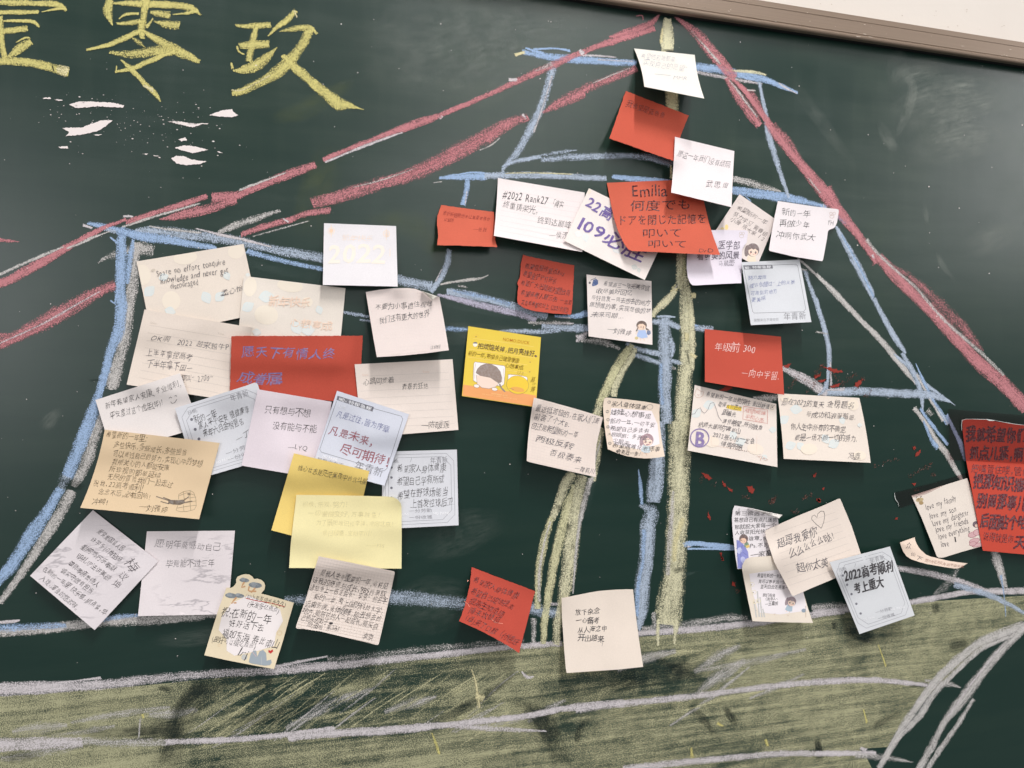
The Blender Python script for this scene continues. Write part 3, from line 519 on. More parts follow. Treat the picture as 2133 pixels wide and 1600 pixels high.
chalk('chalk_line', 'curved pale yellow chalk leg left of the trunk',
      ('cream', 'V1', [(1110, 110, 60), (1070, 160, 80)], .8), ('pale', 'V1', [(1100, 140, 60), (1000, 250, 90), (900, 340, 80), (850, 420, 60)], .66), ('gray', 'V1', [(1130, 70, 8), (1100, 110, 10)], .7),
      ('olive', 'V1', [(620, 740, 60), (560, 830, 110), (480, 960, 120), (390, 1120, 110), (320, 1270, 110), (250, 1410, 90)], .60), ('pale', 'V1', [(660, 780, 60), (600, 900, 70), (500, 1060, 80), (440, 1200, 80), (420, 1300, 70)], .60), ('pale', 'V1', [(270, 1380, 90), (240, 1480, 110), (230, 1540, 120)], .45),
      ('pale', 'X7', [(600, 40, 50), (575, 200, 60), (540, 420, 50)], .5), ('gray', 'X7', [(600, 120, 10), (560, 260, 26), (530, 430, 30)], .4), ('blur', 'X7', [(610, 200, 20), (540, 400, 50), (490, 700, 40)], .8),
      ('pale', 'X7', [(390, 370, 80), (330, 470, 76), (270, 640, 60), (240, 700, 50)], .58), ('olive', 'X7', [(240, 690, 50), (190, 850, 60), (150, 1050, 60), (140, 1200, 50), (135, 1350, 44)], .60), ('gray', 'X7', [(230, 720, 14), (180, 900, 24), (150, 1100, 30), (150, 1300, 30)], .45),
      ('olive', 'X7', [(400, 460, 30), (360, 600, 80), (310, 800, 80), (270, 950, 74), (235, 1150, 66), (210, 1300, 60), (190, 1450, 60), (180, 1600, 44)], .58), ('pale', 'X7', [(470, 390, 100), (420, 560, 120), (400, 750, 110), (375, 950, 120), (350, 1150, 110), (320, 1300, 80), (285, 1450, 70), (275, 1610, 56)], .52), ('gray', 'X7', [(520, 410, 50), (470, 600, 50), (440, 750, 30), (410, 1000, 24), (395, 1240, 14)], .5),
      ('gray', 'X7', [(110, 1420, 40), (112, 1500, 44), (108, 1600, 30)], .4), ('wipe', 'X7', [(270, 620, 50), (330, 620, 50)], .9), ('wipe', 'X7', [(350, 750, 50), (385, 760, 60)], .9), ('wipe', 'X7', [(390, 880, 24), (405, 920, 24)], .8))
# red lines
chalk('chalk_line', 'upper red chalk line from the apex to the left edge',
      ('red', 'V2', [(2005, 82, 8), (1960, 130, 36), (1880, 170, 50), (1780, 200, 40), (1715, 212, 8)], .72), ('red', 'V2', [(1980, 165, 30), (1880, 195, 36), (1760, 230, 44), (1640, 270, 34), (1500, 325, 40), (1370, 385, 50), (1190, 465, 40), (1000, 555, 30), (880, 605, 28), (740, 665, 34)], .68, (1, 1, .9, .8, .8, 1, 1)),
      ('white', 'V2', [(1545, 290, 26), (1562, 310, 30)], .7), ('white', 'V2', [(1140, 462, 20), (1180, 460, 20)], .7), ('gray', 'V2', [(1290, 410, 12), (1380, 370, 40)], .3), ('white', 'V2', [(730, 670, 30), (745, 680, 20)], .7),
      ('red', 'V2', [(740, 665, 34), (600, 715, 50), (430, 775, 36), (250, 845, 30), (65, 920, 30)], .68), ('white', 'V2', [(520, 765, 10), (350, 825, 18), (200, 885, 14), (80, 935, 12)], .62), ('red', 'V2', [(1875, 92, 6), (1905, 90, 8), (1910, 115, 5)], .8),
      ('red', 'Z1', [(1750, 915, 44), (1600, 970, 50), (1420, 1040, 46), (1310, 1085, 50), (1180, 1100, 60)], .62), ('red', 'Z1', [(1310, 1110, 44), (1150, 1160, 60), (1000, 1195, 50), (890, 1218, 12)], .58), ('red', 'Z1', [(1150, 1090, 30), (1000, 1140, 36), (850, 1185, 30), (700, 1235, 30)], .66), ('gray', 'Z1', [(1110, 1130, 12), (900, 1190, 16), (720, 1245, 20)], .6),
      ('gray', 'Z1', [(1585, 960, 8), (1330, 1055, 16)], .6), ('gray', 'W1', [(1280, 190, 14), (1120, 260, 20), (1020, 290, 16)], .6), ('red', 'W1', [(1290, 185, 30), (1180, 215, 30), (1080, 255, 24)], .6),
      ('red', 'W1', [(1045, 225, 28), (960, 262, 34), (880, 290, 34), (760, 350, 46), (640, 415, 50), (560, 460, 60), (430, 540, 70), (250, 640, 80), (100, 720, 76), (-30, 775, 80)], .74), ('gray', 'W1', [(910, 330, 10), (760, 385, 24), (640, 440, 24), (560, 470, 14)], .6),
      ('gray', 'W1', [(525, 458, 12), (400, 510, 26), (200, 595, 26), (-20, 695, 26)], .62), ('white', 'W1', [(1030, 205, 16), (1070, 200, 22), (1104, 206, 10)], .8))
chalk('chalk_line', 'lower red chalk line from the apex to the left edge',
      ('red', 'V2', [(1870, 395, 50), (1760, 440, 50), (1600, 500, 60), (1570, 520, 60)], .45), ('red', 'V2', [(1570, 530, 70), (1480, 570, 70), (1400, 610, 50), (1335, 650, 14)], .5), ('gray', 'V2', [(1830, 395, 6), (1740, 430, 8), (1620, 480, 6)], .5),
      ('red', 'V2', [(1245, 675, 50), (1130, 715, 70), (1000, 790, 90), (850, 870, 100), (700, 950, 90), (560, 1010, 90), (400, 1060, 80), (200, 1120, 80), (0, 1175, 70)], .50), ('red', 'V2', [(1100, 740, 30), (800, 890, 40), (500, 1030, 40)], .35), ('white', 'V2', [(1215, 662, 16), (1235, 680, 16)], .6),
      ('gray', 'V2', [(1080, 800, 6), (1030, 840, 10), (970, 865, 6)], .6), ('gray', 'V2', [(600, 970, 5), (400, 1040, 10), (240, 1080, 5)], .45),
      ('red', 'Z4', [(1900, -10, 60), (1700, 20, 60), (1500, 85, 60), (1300, 140, 60), (1080, 215, 50)], .60), ('gray', 'Z4', [(1700, 90, 10), (1450, 160, 20), (1190, 232, 12)], .35), ('gray', 'Z4', [(1430, -5, 30), (1250, 55, 60), (1050, 120, 70), (870, 195, 40)], .46), ('white', 'Z4', [(1465, 72, 14), (1510, 100, 20)], .7),
      ('red', 'W1', [(960, 770, 90), (850, 820, 90), (700, 900, 120), (500, 1010, 140), (300, 1120, 130), (100, 1220, 100), (-30, 1290, 90)], .50), ('red', 'W1', [(500, 1030, 50), (300, 1150, 70), (100, 1240, 60), (-20, 1310, 40)], .4), ('white', 'W1', [(830, 830, 10), (600, 960, 22), (350, 1100, 20), (0, 1260, 14)], .38), ('red', 'W1', [(0, 1195, 60), (80, 1190, 40)], .35))
chalk('chalk_line', 'small red chalk tick at the left edge', ('red', 'W1', [(-10, 398, 30), (70, 405, 24), (155, 415, 6)], .62))
chalk('chalk_line', 'long red chalk line from the apex to the right edge',
      ('red', 'V2', [(2092, 92, 6), (2140, 130, 30)], .7), ('red', 'Z3', [(455, -100, 20), (560, -30, 60), (680, 80, 100), (800, 230, 110), (900, 350, 110), (980, 440, 90)], .55), ('gray', 'Z3', [(600, 20, 14), (730, 170, 30), (850, 310, 30)], .4), ('red', 'Z3', [(600, 30, 30), (760, 160, 40)], .3),
      ('red', 'Z3', [(915, 440, 50), (1000, 580, 90), (1100, 720, 100), (1200, 860, 70)], .55), ('red', 'Z3', [(970, 450, 30), (1080, 560, 50), (1200, 720, 60), (1300, 860, 60)], .74), ('gray', 'Z3', [(940, 460, 20), (1060, 620, 30), (1180, 780, 20)], .4), ('red', 'Z3', [(1130, 550, 60), (1190, 660, 60), (1250, 760, 30)], .25),
      ('red', 'Z3', [(1270, 830, 60), (1370, 960, 90), (1480, 1100, 80), (1600, 1240, 90), (1720, 1380, 110), (1850, 1550, 120)], .66), ('red', 'Z3', [(1330, 850, 60), (1450, 980, 70), (1570, 1160, 40)], .25), ('gray', 'Z3', [(1640, 1330, 16), (1760, 1480, 20)], .35), ('gray', 'Z3', [(1100, 545, 16), (1160, 548, 16)], .5),
      ('red', 'W3', [(60, -10, 110), (140, 110, 80), (220, 210, 66), (300, 310, 56), (400, 440, 70), (430, 480, 90)], .70), ('red', 'W3', [(430, 450, 70), (560, 590, 90), (700, 730, 80), (850, 880, 90), (1000, 1050, 90), (1150, 1200, 100), (1300, 1330, 100), (1400, 1440, 100), (1460, 1510, 80)], .66),
      ('gray', 'W3', [(350, 330, 30), (420, 420, 30), (560, 550, 24), (700, 670, 26), (850, 850, 26), (1000, 990, 26), (1150, 1120, 30), (1300, 1270, 26)], .42), ('red', 'W3', [(540, 510, 20), (680, 610, 60), (850, 770, 90), (1000, 920, 90), (1100, 1040, 60), (1160, 1100, 14)], .22), ('white', 'W3', [(390, 440, 14), (400, 455, 10)], .7))
# the big yellow characters
Y_ = 'yellow'
chalk('chalk_character', 'yellow chalk character cut by the left edge',
      (Y_, 'Z1', [(-40, 12, 30), (200, 18, 32), (320, 26, 34), (368, 58, 12)], .74), (Y_, 'Z1', [(365, 45, 20), (300, 52, 12), (235, 66, 4)], .8), (Y_, 'Z1', [(-40, 68, 24), (100, 68, 24), (210, 68, 22)], .8), (Y_, 'Z1', [(20, 116, 12), (170, 118, 20), (217, 148, 14)], .8),
      (Y_, 'Z1', [(-40, 180, 36), (70, 168, 34), (152, 158, 34)], .72), (Y_, 'Z1', [(2, 90, 30), (6, 200, 30), (30, 345, 34)], .74), (Y_, 'Z1', [(45, 318, 16), (100, 280, 50), (170, 228, 40)], .66), (Y_, 'Z1', [(90, 235, 6), (140, 210, 12), (165, 212, 8)], .85),
      (Y_, 'Z1', [(-40, 338, 40), (150, 345, 46), (280, 375, 46), (378, 402, 56)], .76), ('cream', 'Z1', [(320, 385, 50), (375, 400, 60)], .6), ('wipe', 'Z1', [(288, 355, 10), (300, 400, 10)], 1.4))
chalk('chalk_character', 'large yellow chalk character for zero',
      (Y_, 'Z1', [(612, 0, 44), (598, 60, 54), (612, 110, 30), (624, 138, 6)], .74), (Y_, 'Z1', [(630, 18, 14), (760, 20, 34), (950, 28, 40), (1060, 45, 40), (1114, 82, 8)], .74), (Y_, 'Z1', [(1095, 58, 24), (1030, 74, 16), (960, 80, 4)], .8),
      (Y_, 'Z1', [(814, -10, 44), (798, 90, 36), (785, 160, 40), (792, 215, 26)], .74), (Y_, 'Z1', [(664, 102, 6), (700, 80, 18), (772, 76, 14)], .8), (Y_, 'Z1', [(648, 132, 12), (740, 126, 30), (800, 118, 26)], .68), (Y_, 'Z1', [(838, 66, 14), (880, 76, 38), (944, 84, 40)], .6),
      (Y_, 'Z1', [(858, 118, 10), (920, 134, 44), (994, 142, 50)], .58), (Y_, 'Z1', [(848, 105, 10), (815, 150, 26)], .7), (Y_, 'Z1', [(790, 165, 20), (700, 208, 32), (600, 250, 24), (482, 276, 12)], .76), (Y_, 'Z1', [(785, 165, 16), (880, 225, 40), (980, 278, 54), (1060, 318, 44), (1106, 342, 20)], .72),
      (Y_, 'Z1', [(735, 210, 8), (768, 232, 34), (804, 262, 4)], .4), (Y_, 'Z1', [(610, 290, 14), (720, 302, 44), (850, 285, 58), (985, 275, 62)], .52), (Y_, 'Z1', [(965, 285, 14), (850, 332, 28), (740, 378, 26), (640, 398, 14)], .78), (Y_, 'Z1', [(648, 372, 8), (645, 400, 8)], .8),
      (Y_, 'Z1', [(675, 335, 8), (730, 385, 30), (800, 460, 30), (860, 520, 28), (888, 560, 8)], .74), ('cream', 'Z1', [(800, 475, 14), (850, 500, 22)], .7))
chalk('chalk_character', 'large yellow chalk character for nine',
      (Y_, 'Z1', [(1310, 142, 14), (1390, 146, 30), (1504, 138, 32)], .62), (Y_, 'Z1', [(1428, 140, 26), (1405, 220, 36), (1382, 340, 36)], .66), (Y_, 'Z1', [(1330, 255, 34), (1400, 250, 42), (1494, 244, 44)], .66), (Y_, 'Z1', [(1318, 262, 16), (1325, 285, 12), (1352, 302, 6)], .85),
      (Y_, 'Z1', [(1285, 352, 10), (1292, 380, 16)], .85), (Y_, 'Z1', [(1300, 392, 12), (1370, 385, 50), (1450, 345, 62), (1536, 266, 5)], .64), (Y_, 'Z1', [(1642, 60, 22), (1590, 115, 34), (1540, 150, 26), (1490, 200, 6)], .72), (Y_, 'Z1', [(1555, 174, 8), (1640, 160, 34), (1720, 155, 34), (1760, 188, 8)], .58),
      (Y_, 'Z1', [(1722, 165, 50), (1690, 230, 54), (1630, 310, 60), (1560, 385, 70), (1480, 440, 56), (1400, 480, 46), (1330, 510, 44), (1290, 516, 30)], .62), (Y_, 'Z1', [(1568, 308, 20), (1640, 375, 46), (1730, 455, 52), (1820, 530, 60), (1885, 580, 74), (1925, 582, 50), (1970, 595, 18), (2016, 608, 3)], .70),
      ('cream', 'Z1', [(1290, 500, 6), (1350, 498, 10), (1500, 420, 8)], .5), ('cream', 'Z1', [(1635, 60, 10), (1650, 95, 6)], .7))

# flaked patches and paint left on the board
def blob(name, label, items, m, lay=0.00055, jt=.75, st=2.0):
    V = []; Fc = []
    for z, pts in items:
        q = [fr(z, x, y) for x, y in pts]
        # ragged outline
        o = []
        for i in range(len(q)):
            a = q[i]; b = q[(i + 1) % len(q)]; n = max(1, int(math.dist(a, b) / st))
            for k in range(n):
                t = k / n; o.append((a[0] + (b[0] - a[0]) * t + random.uniform(-jt, jt), a[1] + (b[1] - a[1]) * t + random.uniform(-jt, jt)))
        s = len(V); V += list(P([p[0] for p in o], [p[1] for p in o], lay)); Fc.append(tuple(range(s, s + len(o))))
    o = mesh_obj(name, V, Fc, m, board)
    if label: o['label'] = label
    return o
wpm = paper((247, 236, 232), 0.02)
big = [[(385, 580), (430, 565), (490, 563), (560, 568), (620, 570), (690, 585), (680, 598), (600, 594), (540, 590), (470, 598), (420, 600)],
       [(345, 712), (400, 708), (450, 710), (500, 690), (560, 670), (625, 668), (590, 700), (540, 730), (480, 742), (420, 752), (365, 756), (385, 735)],
       [(1160, 640), (1190, 628), (1240, 612), (1290, 607), (1300, 625), (1325, 640), (1290, 652), (1220, 648)],
       [(930, 675), (990, 672), (1040, 683), (1090, 686), (1120, 692), (1070, 707), (1010, 695)],
       [(970, 820), (1020, 808), (1080, 812), (1130, 826), (1158, 832), (1120, 840), (1070, 852), (1000, 832)],
       [(950, 880), (980, 865), (1020, 868), (1060, 885), (1100, 892), (1152, 897), (1110, 910), (1040, 918), (980, 908)],
       [(325, 816), (375, 812), (382, 825), (340, 824)], [(990, 775), (1030, 763), (1040, 778), (1010, 786)], [(236, 545), (280, 540), (284, 548), (250, 549)], [(300, 552), (350, 553), (340, 561), (310, 558)],
       [(790, 856), (825, 852), (812, 860)], [(1040, 688), (1160, 684), (1150, 690)], [(850, 862), (885, 866), (860, 868)], [(520, 748), (572, 745), (545, 754)], [(1205, 838), (1240, 850), (1215, 848)]]
for pl in big: blob('peeled_patch', None, [('Z1', pl)], wpm)
specks = []
for i in range(170):
    if i < 120: x, y = rs.gauss(900, 230), rs.gauss(720, 110)
    else: x, y = rs.gauss(420, 120), rs.gauss(600, 60)
    if y < 500 or y > 1000: continue
    s_ = abs(rs.gauss(0, 1.7)) + 0.5
    specks.append(('Z1', [(x - s_ * 1.5, y), (x, y - s_ * .7), (x + s_ * 1.6, y + s_ * .2), (x, y + s_ * .8)]))
for i in range(260):
    x, y = rs.uniform(0, 2133), rs.uniform(30, 1400)
    s_ = abs(rs.gauss(0, 0.5)) + 0.35
    specks.append(('F0', [(x - s_, y), (x, y - s_), (x + s_ * 1.2, y), (x, y + s_)]))
V = []; Fc = []
for z, pts in specks:
    q = [fr(z, x, y) for x, y in pts]; s = len(V); V += list(P([p[0] for p in q], [p[1] for p in q], 0.00055)); Fc.append((s, s + 1, s + 2, s + 3))
o = mesh_obj('peeled_specks', V, Fc, wpm, board); tag(o, 'tiny pale chips and dust specks on the board', kind='stuff')
rm = ink((150, 58, 48)); rm2 = ink((104, 58, 44))
for it in ([('X3', [(1100, 420), (1190, 405), (1160, 440), (1110, 445)])], [('X3', [(1510, 425), (1640, 455), (1750, 485), (1740, 500), (1650, 500), (1560, 460)])], [('X3', [(1430, 540), (1520, 500), (1500, 545), (1450, 560)])],
           [('X3', [(1480, 590), (1570, 565), (1540, 600), (1495, 605)])], [('X3', [(1610, 640), (1720, 615), (1700, 650), (1650, 665), (1600, 665)])], [('X3', [(1860, 650), (1910, 590), (1960, 570), (1940, 620), (1900, 660)])],
           [('X3', [(400, 690), (500, 640), (570, 650), (500, 700), (430, 705)])], [('V4', [(240, 490), (320, 510), (360, 545), (320, 575), (270, 530)])], [('V4', [(480, 580), (520, 620), (525, 660), (495, 640)])], [('V4', [(545, 655), (600, 690), (600, 720), (560, 690)])],
           [('V4', [(770, 650), (840, 640), (865, 690), (845, 735), (800, 710)])], [('V4', [(310, 950), (345, 1020), (335, 1065), (312, 1010)])], [('V4', [(460, 1440), (490, 1500), (490, 1530), (465, 1480)])], [('X4', [(995, 50), (1030, 40), (1045, 75), (1010, 80)])],
           [('V3', [(540, 745), (580, 745), (585, 775), (555, 780)])], [('V3', [(595, 620), (625, 620), (620, 650), (600, 648)])], [('V3', [(1610, 165), (1640, 160), (1640, 200), (1612, 195)])], [('V3', [(1640, 240), (1690, 200), (1700, 225), (1660, 275), (1640, 270)])],
           [('V3', [(1410, 945), (1440, 950), (1430, 980), (1412, 968)])], [('V3', [(1600, 575), (1640, 570), (1625, 600)])], [('V3', [(495, 480), (535, 455), (515, 505)])], [('X4', [(120, 905), (155, 910), (160, 955), (130, 945)])], [('X4', [(0, 600), (15, 600), (35, 680), (20, 680)])]):
    blob('paint_mark', 'dab of dried red paint', it, rm, 0.00058, 1.7, 1.6)
it = []
for z, x0, y0, x1, y1, n in (('X3', 1150, 700, 1250, 560, 5), ('X3', 1450, 520, 1540, 420, 6), ('X3', 1600, 500, 1760, 640, 7), ('X3', 1280, 560, 1420, 640, 4), ('X3', 1860, 700, 1980, 560, 5), ('X3', 1720, 640, 1880, 520, 5), ('X3', 1350, 720, 1450, 600, 4), ('X3', 1960, 780, 2060, 700, 3), ('X3', 760, 700, 830, 660, 2), ('V3', 1160, 390, 1430, 300, 4), ('V3', 1560, 500, 1820, 360, 9), ('V3', 380, 750, 470, 700, 5),
                             ('V3', 270, 900, 330, 880, 4), ('V3', 20, 800, 80, 740, 3), ('V4', 730, 770, 800, 780, 4), ('V4', 1040, 850, 1110, 770, 5), ('V4', 210, 600, 230, 540, 2), ('V4', 370, 650, 385, 610, 1), ('X4', 510, 90, 550, 50, 4), ('X4', 150, 980, 190, 1010, 3), ('V3', 1820, 500, 1830, 470, 2), ('V3', 1640, 640, 1660, 660, 2)):
    for i in range(n * 6):
        t = random.random(); x = x0 + (x1 - x0) * t + random.uniform(-25, 25); y = y0 + (y1 - y0) * t + random.uniform(-20, 20); L = random.uniform(4, 26); a = -0.9 + random.uniform(-.3, .3)
        it.append((z, [(x, y), (x + L * math.cos(a), y + L * math.sin(a)), (x + L * math.cos(a) + 1.2, y + L * math.sin(a) + 1.6), (x + 2, y + 2.4)]))
blob('paint_scratch', 'scattered thin scratches of rusty red paint', it, rm2, 0.00056)

# ------------------------------------------------------------------ glyphs (built-in font, warped so that it reads as handwriting)
GL = {}
def glyph(ch, off):
    k = (ch, off)
    if k in GL: return GL[k]
    c = bpy.data.curves.new('g', 'FONT'); c.body = ch; c.resolution_u = 2; c.offset = off; c.fill_mode = 'FRONT'
    o = bpy.data.objects.new('g', c); me = o.to_mesh()
    v = np.empty(len(me.vertices) * 3, np.float32); me.vertices.foreach_get('co', v); v = v.reshape(-1, 3)[:, :2].astype(float)
    f = [tuple(p.vertices) for p in me.polygons]
    o.to_mesh_clear(); bpy.data.objects.remove(o); bpy.data.curves.remove(c)
    if ord(ch) > 0x2000: adv = 1.0
    else: adv = (v[:, 0].max() + 0.07) if len(v) else 0.4
    if ch in '，。、': adv = 0.5
    GL[k] = (v, f, adv); return GL[k]

# ------------------------------------------------------------------ sheets of paper
HM = np.zeros((410, 560))                      # height of whatever is already on the board, 4 px cells
class Sheet:
    def __init__(s, corners, lift=0.006, pw=1.8, base=0.0012, corn=(), side=0.0):
        s.q = np.array(corners, float); s.lift = lift; s.pw = pw; s.base = base; s.corn = corn; s.side = side
        s.ex = np.zeros((25, 25)); r = random.Random(int(s.q.sum() * 10)); s.ph = [r.uniform(0, 6.3) for _ in range(4)]; s.rp = r.uniform(.5, 1.2)
    def px(s, u, v):
        a, b, c, d = s.q; u = np.asarray(u)[..., None]; v = np.asarray(v)[..., None]
        return a * (1 - u) * (1 - v) + b * u * (1 - v) + c * u * v + d * (1 - u) * v
    def uv(s, x, y):
        x = np.asarray(x, float); y = np.asarray(y, float); u = np.full(x.shape, .5); v = np.full(x.shape, .5)
        a, b, c, d = s.q
        for _ in range(8):
            p = s.px(u, v); rx = x - p[..., 0]; ry = y - p[..., 1]
            du = (b - a) * (1 - v)[..., None] + (c - d) * v[..., None]; dv = (d - a) * (1 - u)[..., None] + (c - b) * u[..., None]
            det = du[..., 0] * dv[..., 1] - du[..., 1] * dv[..., 0]
            u = u + (rx * dv[..., 1] - ry * dv[..., 0]) / det; v = v + (du[..., 0] * ry - du[..., 1] * rx) / det
            u = np.clip(u, -.6, 1.6); v = np.clip(v, -.6, 1.6)
        return u, v
    def h(s, u, v, extra=True):
        cu = np.clip(u, 0, 1); cv = np.clip(v, 0, 1)
        h = s.base + s.lift * cv ** s.pw + s.side * (cu - 0.5) * cv
        h = h + s.rp * 0.0009 * (np.sin(4.2 * cu + s.ph[0] + 1.5 * cv) + 0.6 * np.sin(3.1 * cu - 5 * cv + s.ph[1])) * (0.12 + 0.88 * cv)
        for (u0, v0, hh, r) in s.corn:
            d = np.hypot(cu - u0, cv - v0); h = h + hh * np.clip(1 - d / r, 0, 1) ** 2
        h = np.maximum(h, s.base * 0.7)
        if extra:
            fu = cu * 24; fv = cv * 24; i = np.minimum(fu.astype(int), 23); j = np.minimum(fv.astype(int), 23); a = fu - i; b = fv - j
            e = s.ex; h = h + e[j, i] * (1 - a) * (1 - b) + e[j, i + 1] * a * (1 - b) + e[j + 1, i] * (1 - a) * b + e[j + 1, i + 1] * a * b
        return h
    def hp(s, x, y): u, v = s.uv(x, y); return s.h(u, v)
    def settle(s, poly, flex=True):
        g = np.linspace(0, 1, 25); U, Vv = np.meshgrid(g, g); p = s.px(U, Vv)
        def look(p):
            i = np.clip((p[..., 0] / 4).astype(int) + 6, 1, 558); j = np.clip((p[..., 1] / 4).astype(int) + 4, 1, 408)
            return np.maximum.reduce([HM[j + a, i + b] for a in (-1, 0, 1) for b in (-1, 0, 1)])
        hm = look(p)
        need = np.where(hm > 0, hm + 0.0006 - s.h(U, Vv, False), 0); need = np.maximum(need, 0)
        e = need.copy()
        if need.max() > 0:
            for _ in range(40):
                q = np.pad(e, 1, 'edge'); b = (q[:-2, 1:-1] + q[2:, 1:-1] + q[1:-1, :-2] + q[1:-1, 2:] + 2 * e) / 6
                e = np.maximum(b, need)
            # a sheet stays stiff: smooth once more, then raise the whole sheet a little where needed
            for _ in range(6):
                q = np.pad(e, 1, 'edge'); e = (q[:-2, 1:-1] + q[2:, 1:-1] + q[1:-1, :-2] + q[1:-1, 2:] + 2 * e) / 6
            e = e + max(0, (need - e).max())
        s.ex = e
        g = np.linspace(0, 1, 90); U, Vv = np.meshgrid(g, g); p = s.px(U, Vv); hh = s.h(U, Vv)
        i = np.clip((p[..., 0] / 4).astype(int) + 6, 0, 559); j = np.clip((p[..., 1] / 4).astype(int) + 4, 0, 409)
        np.maximum.at(HM, (j, i), hh)
    def on(s, x, y, eps):
        return P(x, y, s.hp(x, y) + eps)

def edge_bow(a, b, amt, n=10):
    """points from a to b (b excluded) bowed sideways by amt px (positive to the right hand of a->b)"""
    a = np.array(a, float); b = np.array(b, float); d = b - a; L = np.hypot(*d); nr = np.array([-d[1], d[0]]) / L
    return [tuple(a + d * t + nr * amt * 4 * t * (1 - t)) for t in np.linspace(0, 1, n, endpoint=False)]
def torn(pts, amt, seed):
    r = random.Random(seed); o = []
    for i in range(len(pts)):
        a = pts[i]; b = pts[(i + 1) % len(pts)]; n = max(1, int(math.dist(a, b) / 3.5))
        for k in range(n): t = k / n; o.append((a[0] + (b[0] - a[0]) * t + r.uniform(-amt, amt), a[1] + (b[1] - a[1]) * t + r.uniform(-amt, amt)))
    return o
def patch(s, poly, eps, div=22):
    bm = bmesh.new(); vs = [bm.verts.new((x, y, 0)) for x, y in poly]; bm.faces.new(vs)
    for ax in (0, 1):
        for t in np.linspace(0, 1, div + 1)[1:-1]:
            if ax == 0: p0, p1 = s.px(t, 0.), s.px(t, 1.)
            else: p0, p1 = s.px(0., t), s.px(1., t)
            d = p1 - p0; no = (-d[1], d[0], 0)
            bmesh.ops.bisect_plane(bm, geom=bm.verts[:] + bm.edges[:] + bm.faces[:], plane_co=(p0[0], p0[1], 0), plane_no=no, dist=1e-4)
    bmesh.ops.triangulate(bm, faces=[f for f in bm.faces if len(f.verts) > 4])
    bm.verts.index_update(); co = np.array([v.co[:2] for v in bm.verts]); fc = [[v.index for v in f.verts] for f in bm.faces]; bm.free()
    # wind every face so that it faces the camera (pixel y runs down)
    f = fc[0]; ar = sum(co[f[i]][0] * co[f[(i + 1) % len(f)]][1] - co[f[(i + 1) % len(f)]][0] * co[f[i]][1] for i in range(len(f)))
    if ar > 0: fc = [g[::-1] for g in fc]
    return s.on(co[:, 0], co[:, 1], eps), fc

def shell(v, f, th):
    """front sheet, back sheet and a separate rim, so that the edge stays crisp"""
    v = np.asarray(v); n = len(v); dr = np.array([0.0, th, 0.0]); V = [v, v + dr]; F_ = list(f) + [tuple(i + n for i in g[::-1]) for g in f]
    cnt = {}
    for g in f:
        for i in range(len(g)):
            e = (g[i], g[(i + 1) % len(g)]); k = (min(e), max(e)); cnt.setdefault(k, []).append(e)
    b = 2 * n; rim = []
    for k, es in cnt.items():
        if len(es) == 1:
            a, c = es[0]; rim += [v[a], v[c], v[c] + dr, v[a] + dr]; F_.append((b + 3, b + 2, b + 1, b)); b += 4
    return np.concatenate(V + [np.array(rim)]), F_

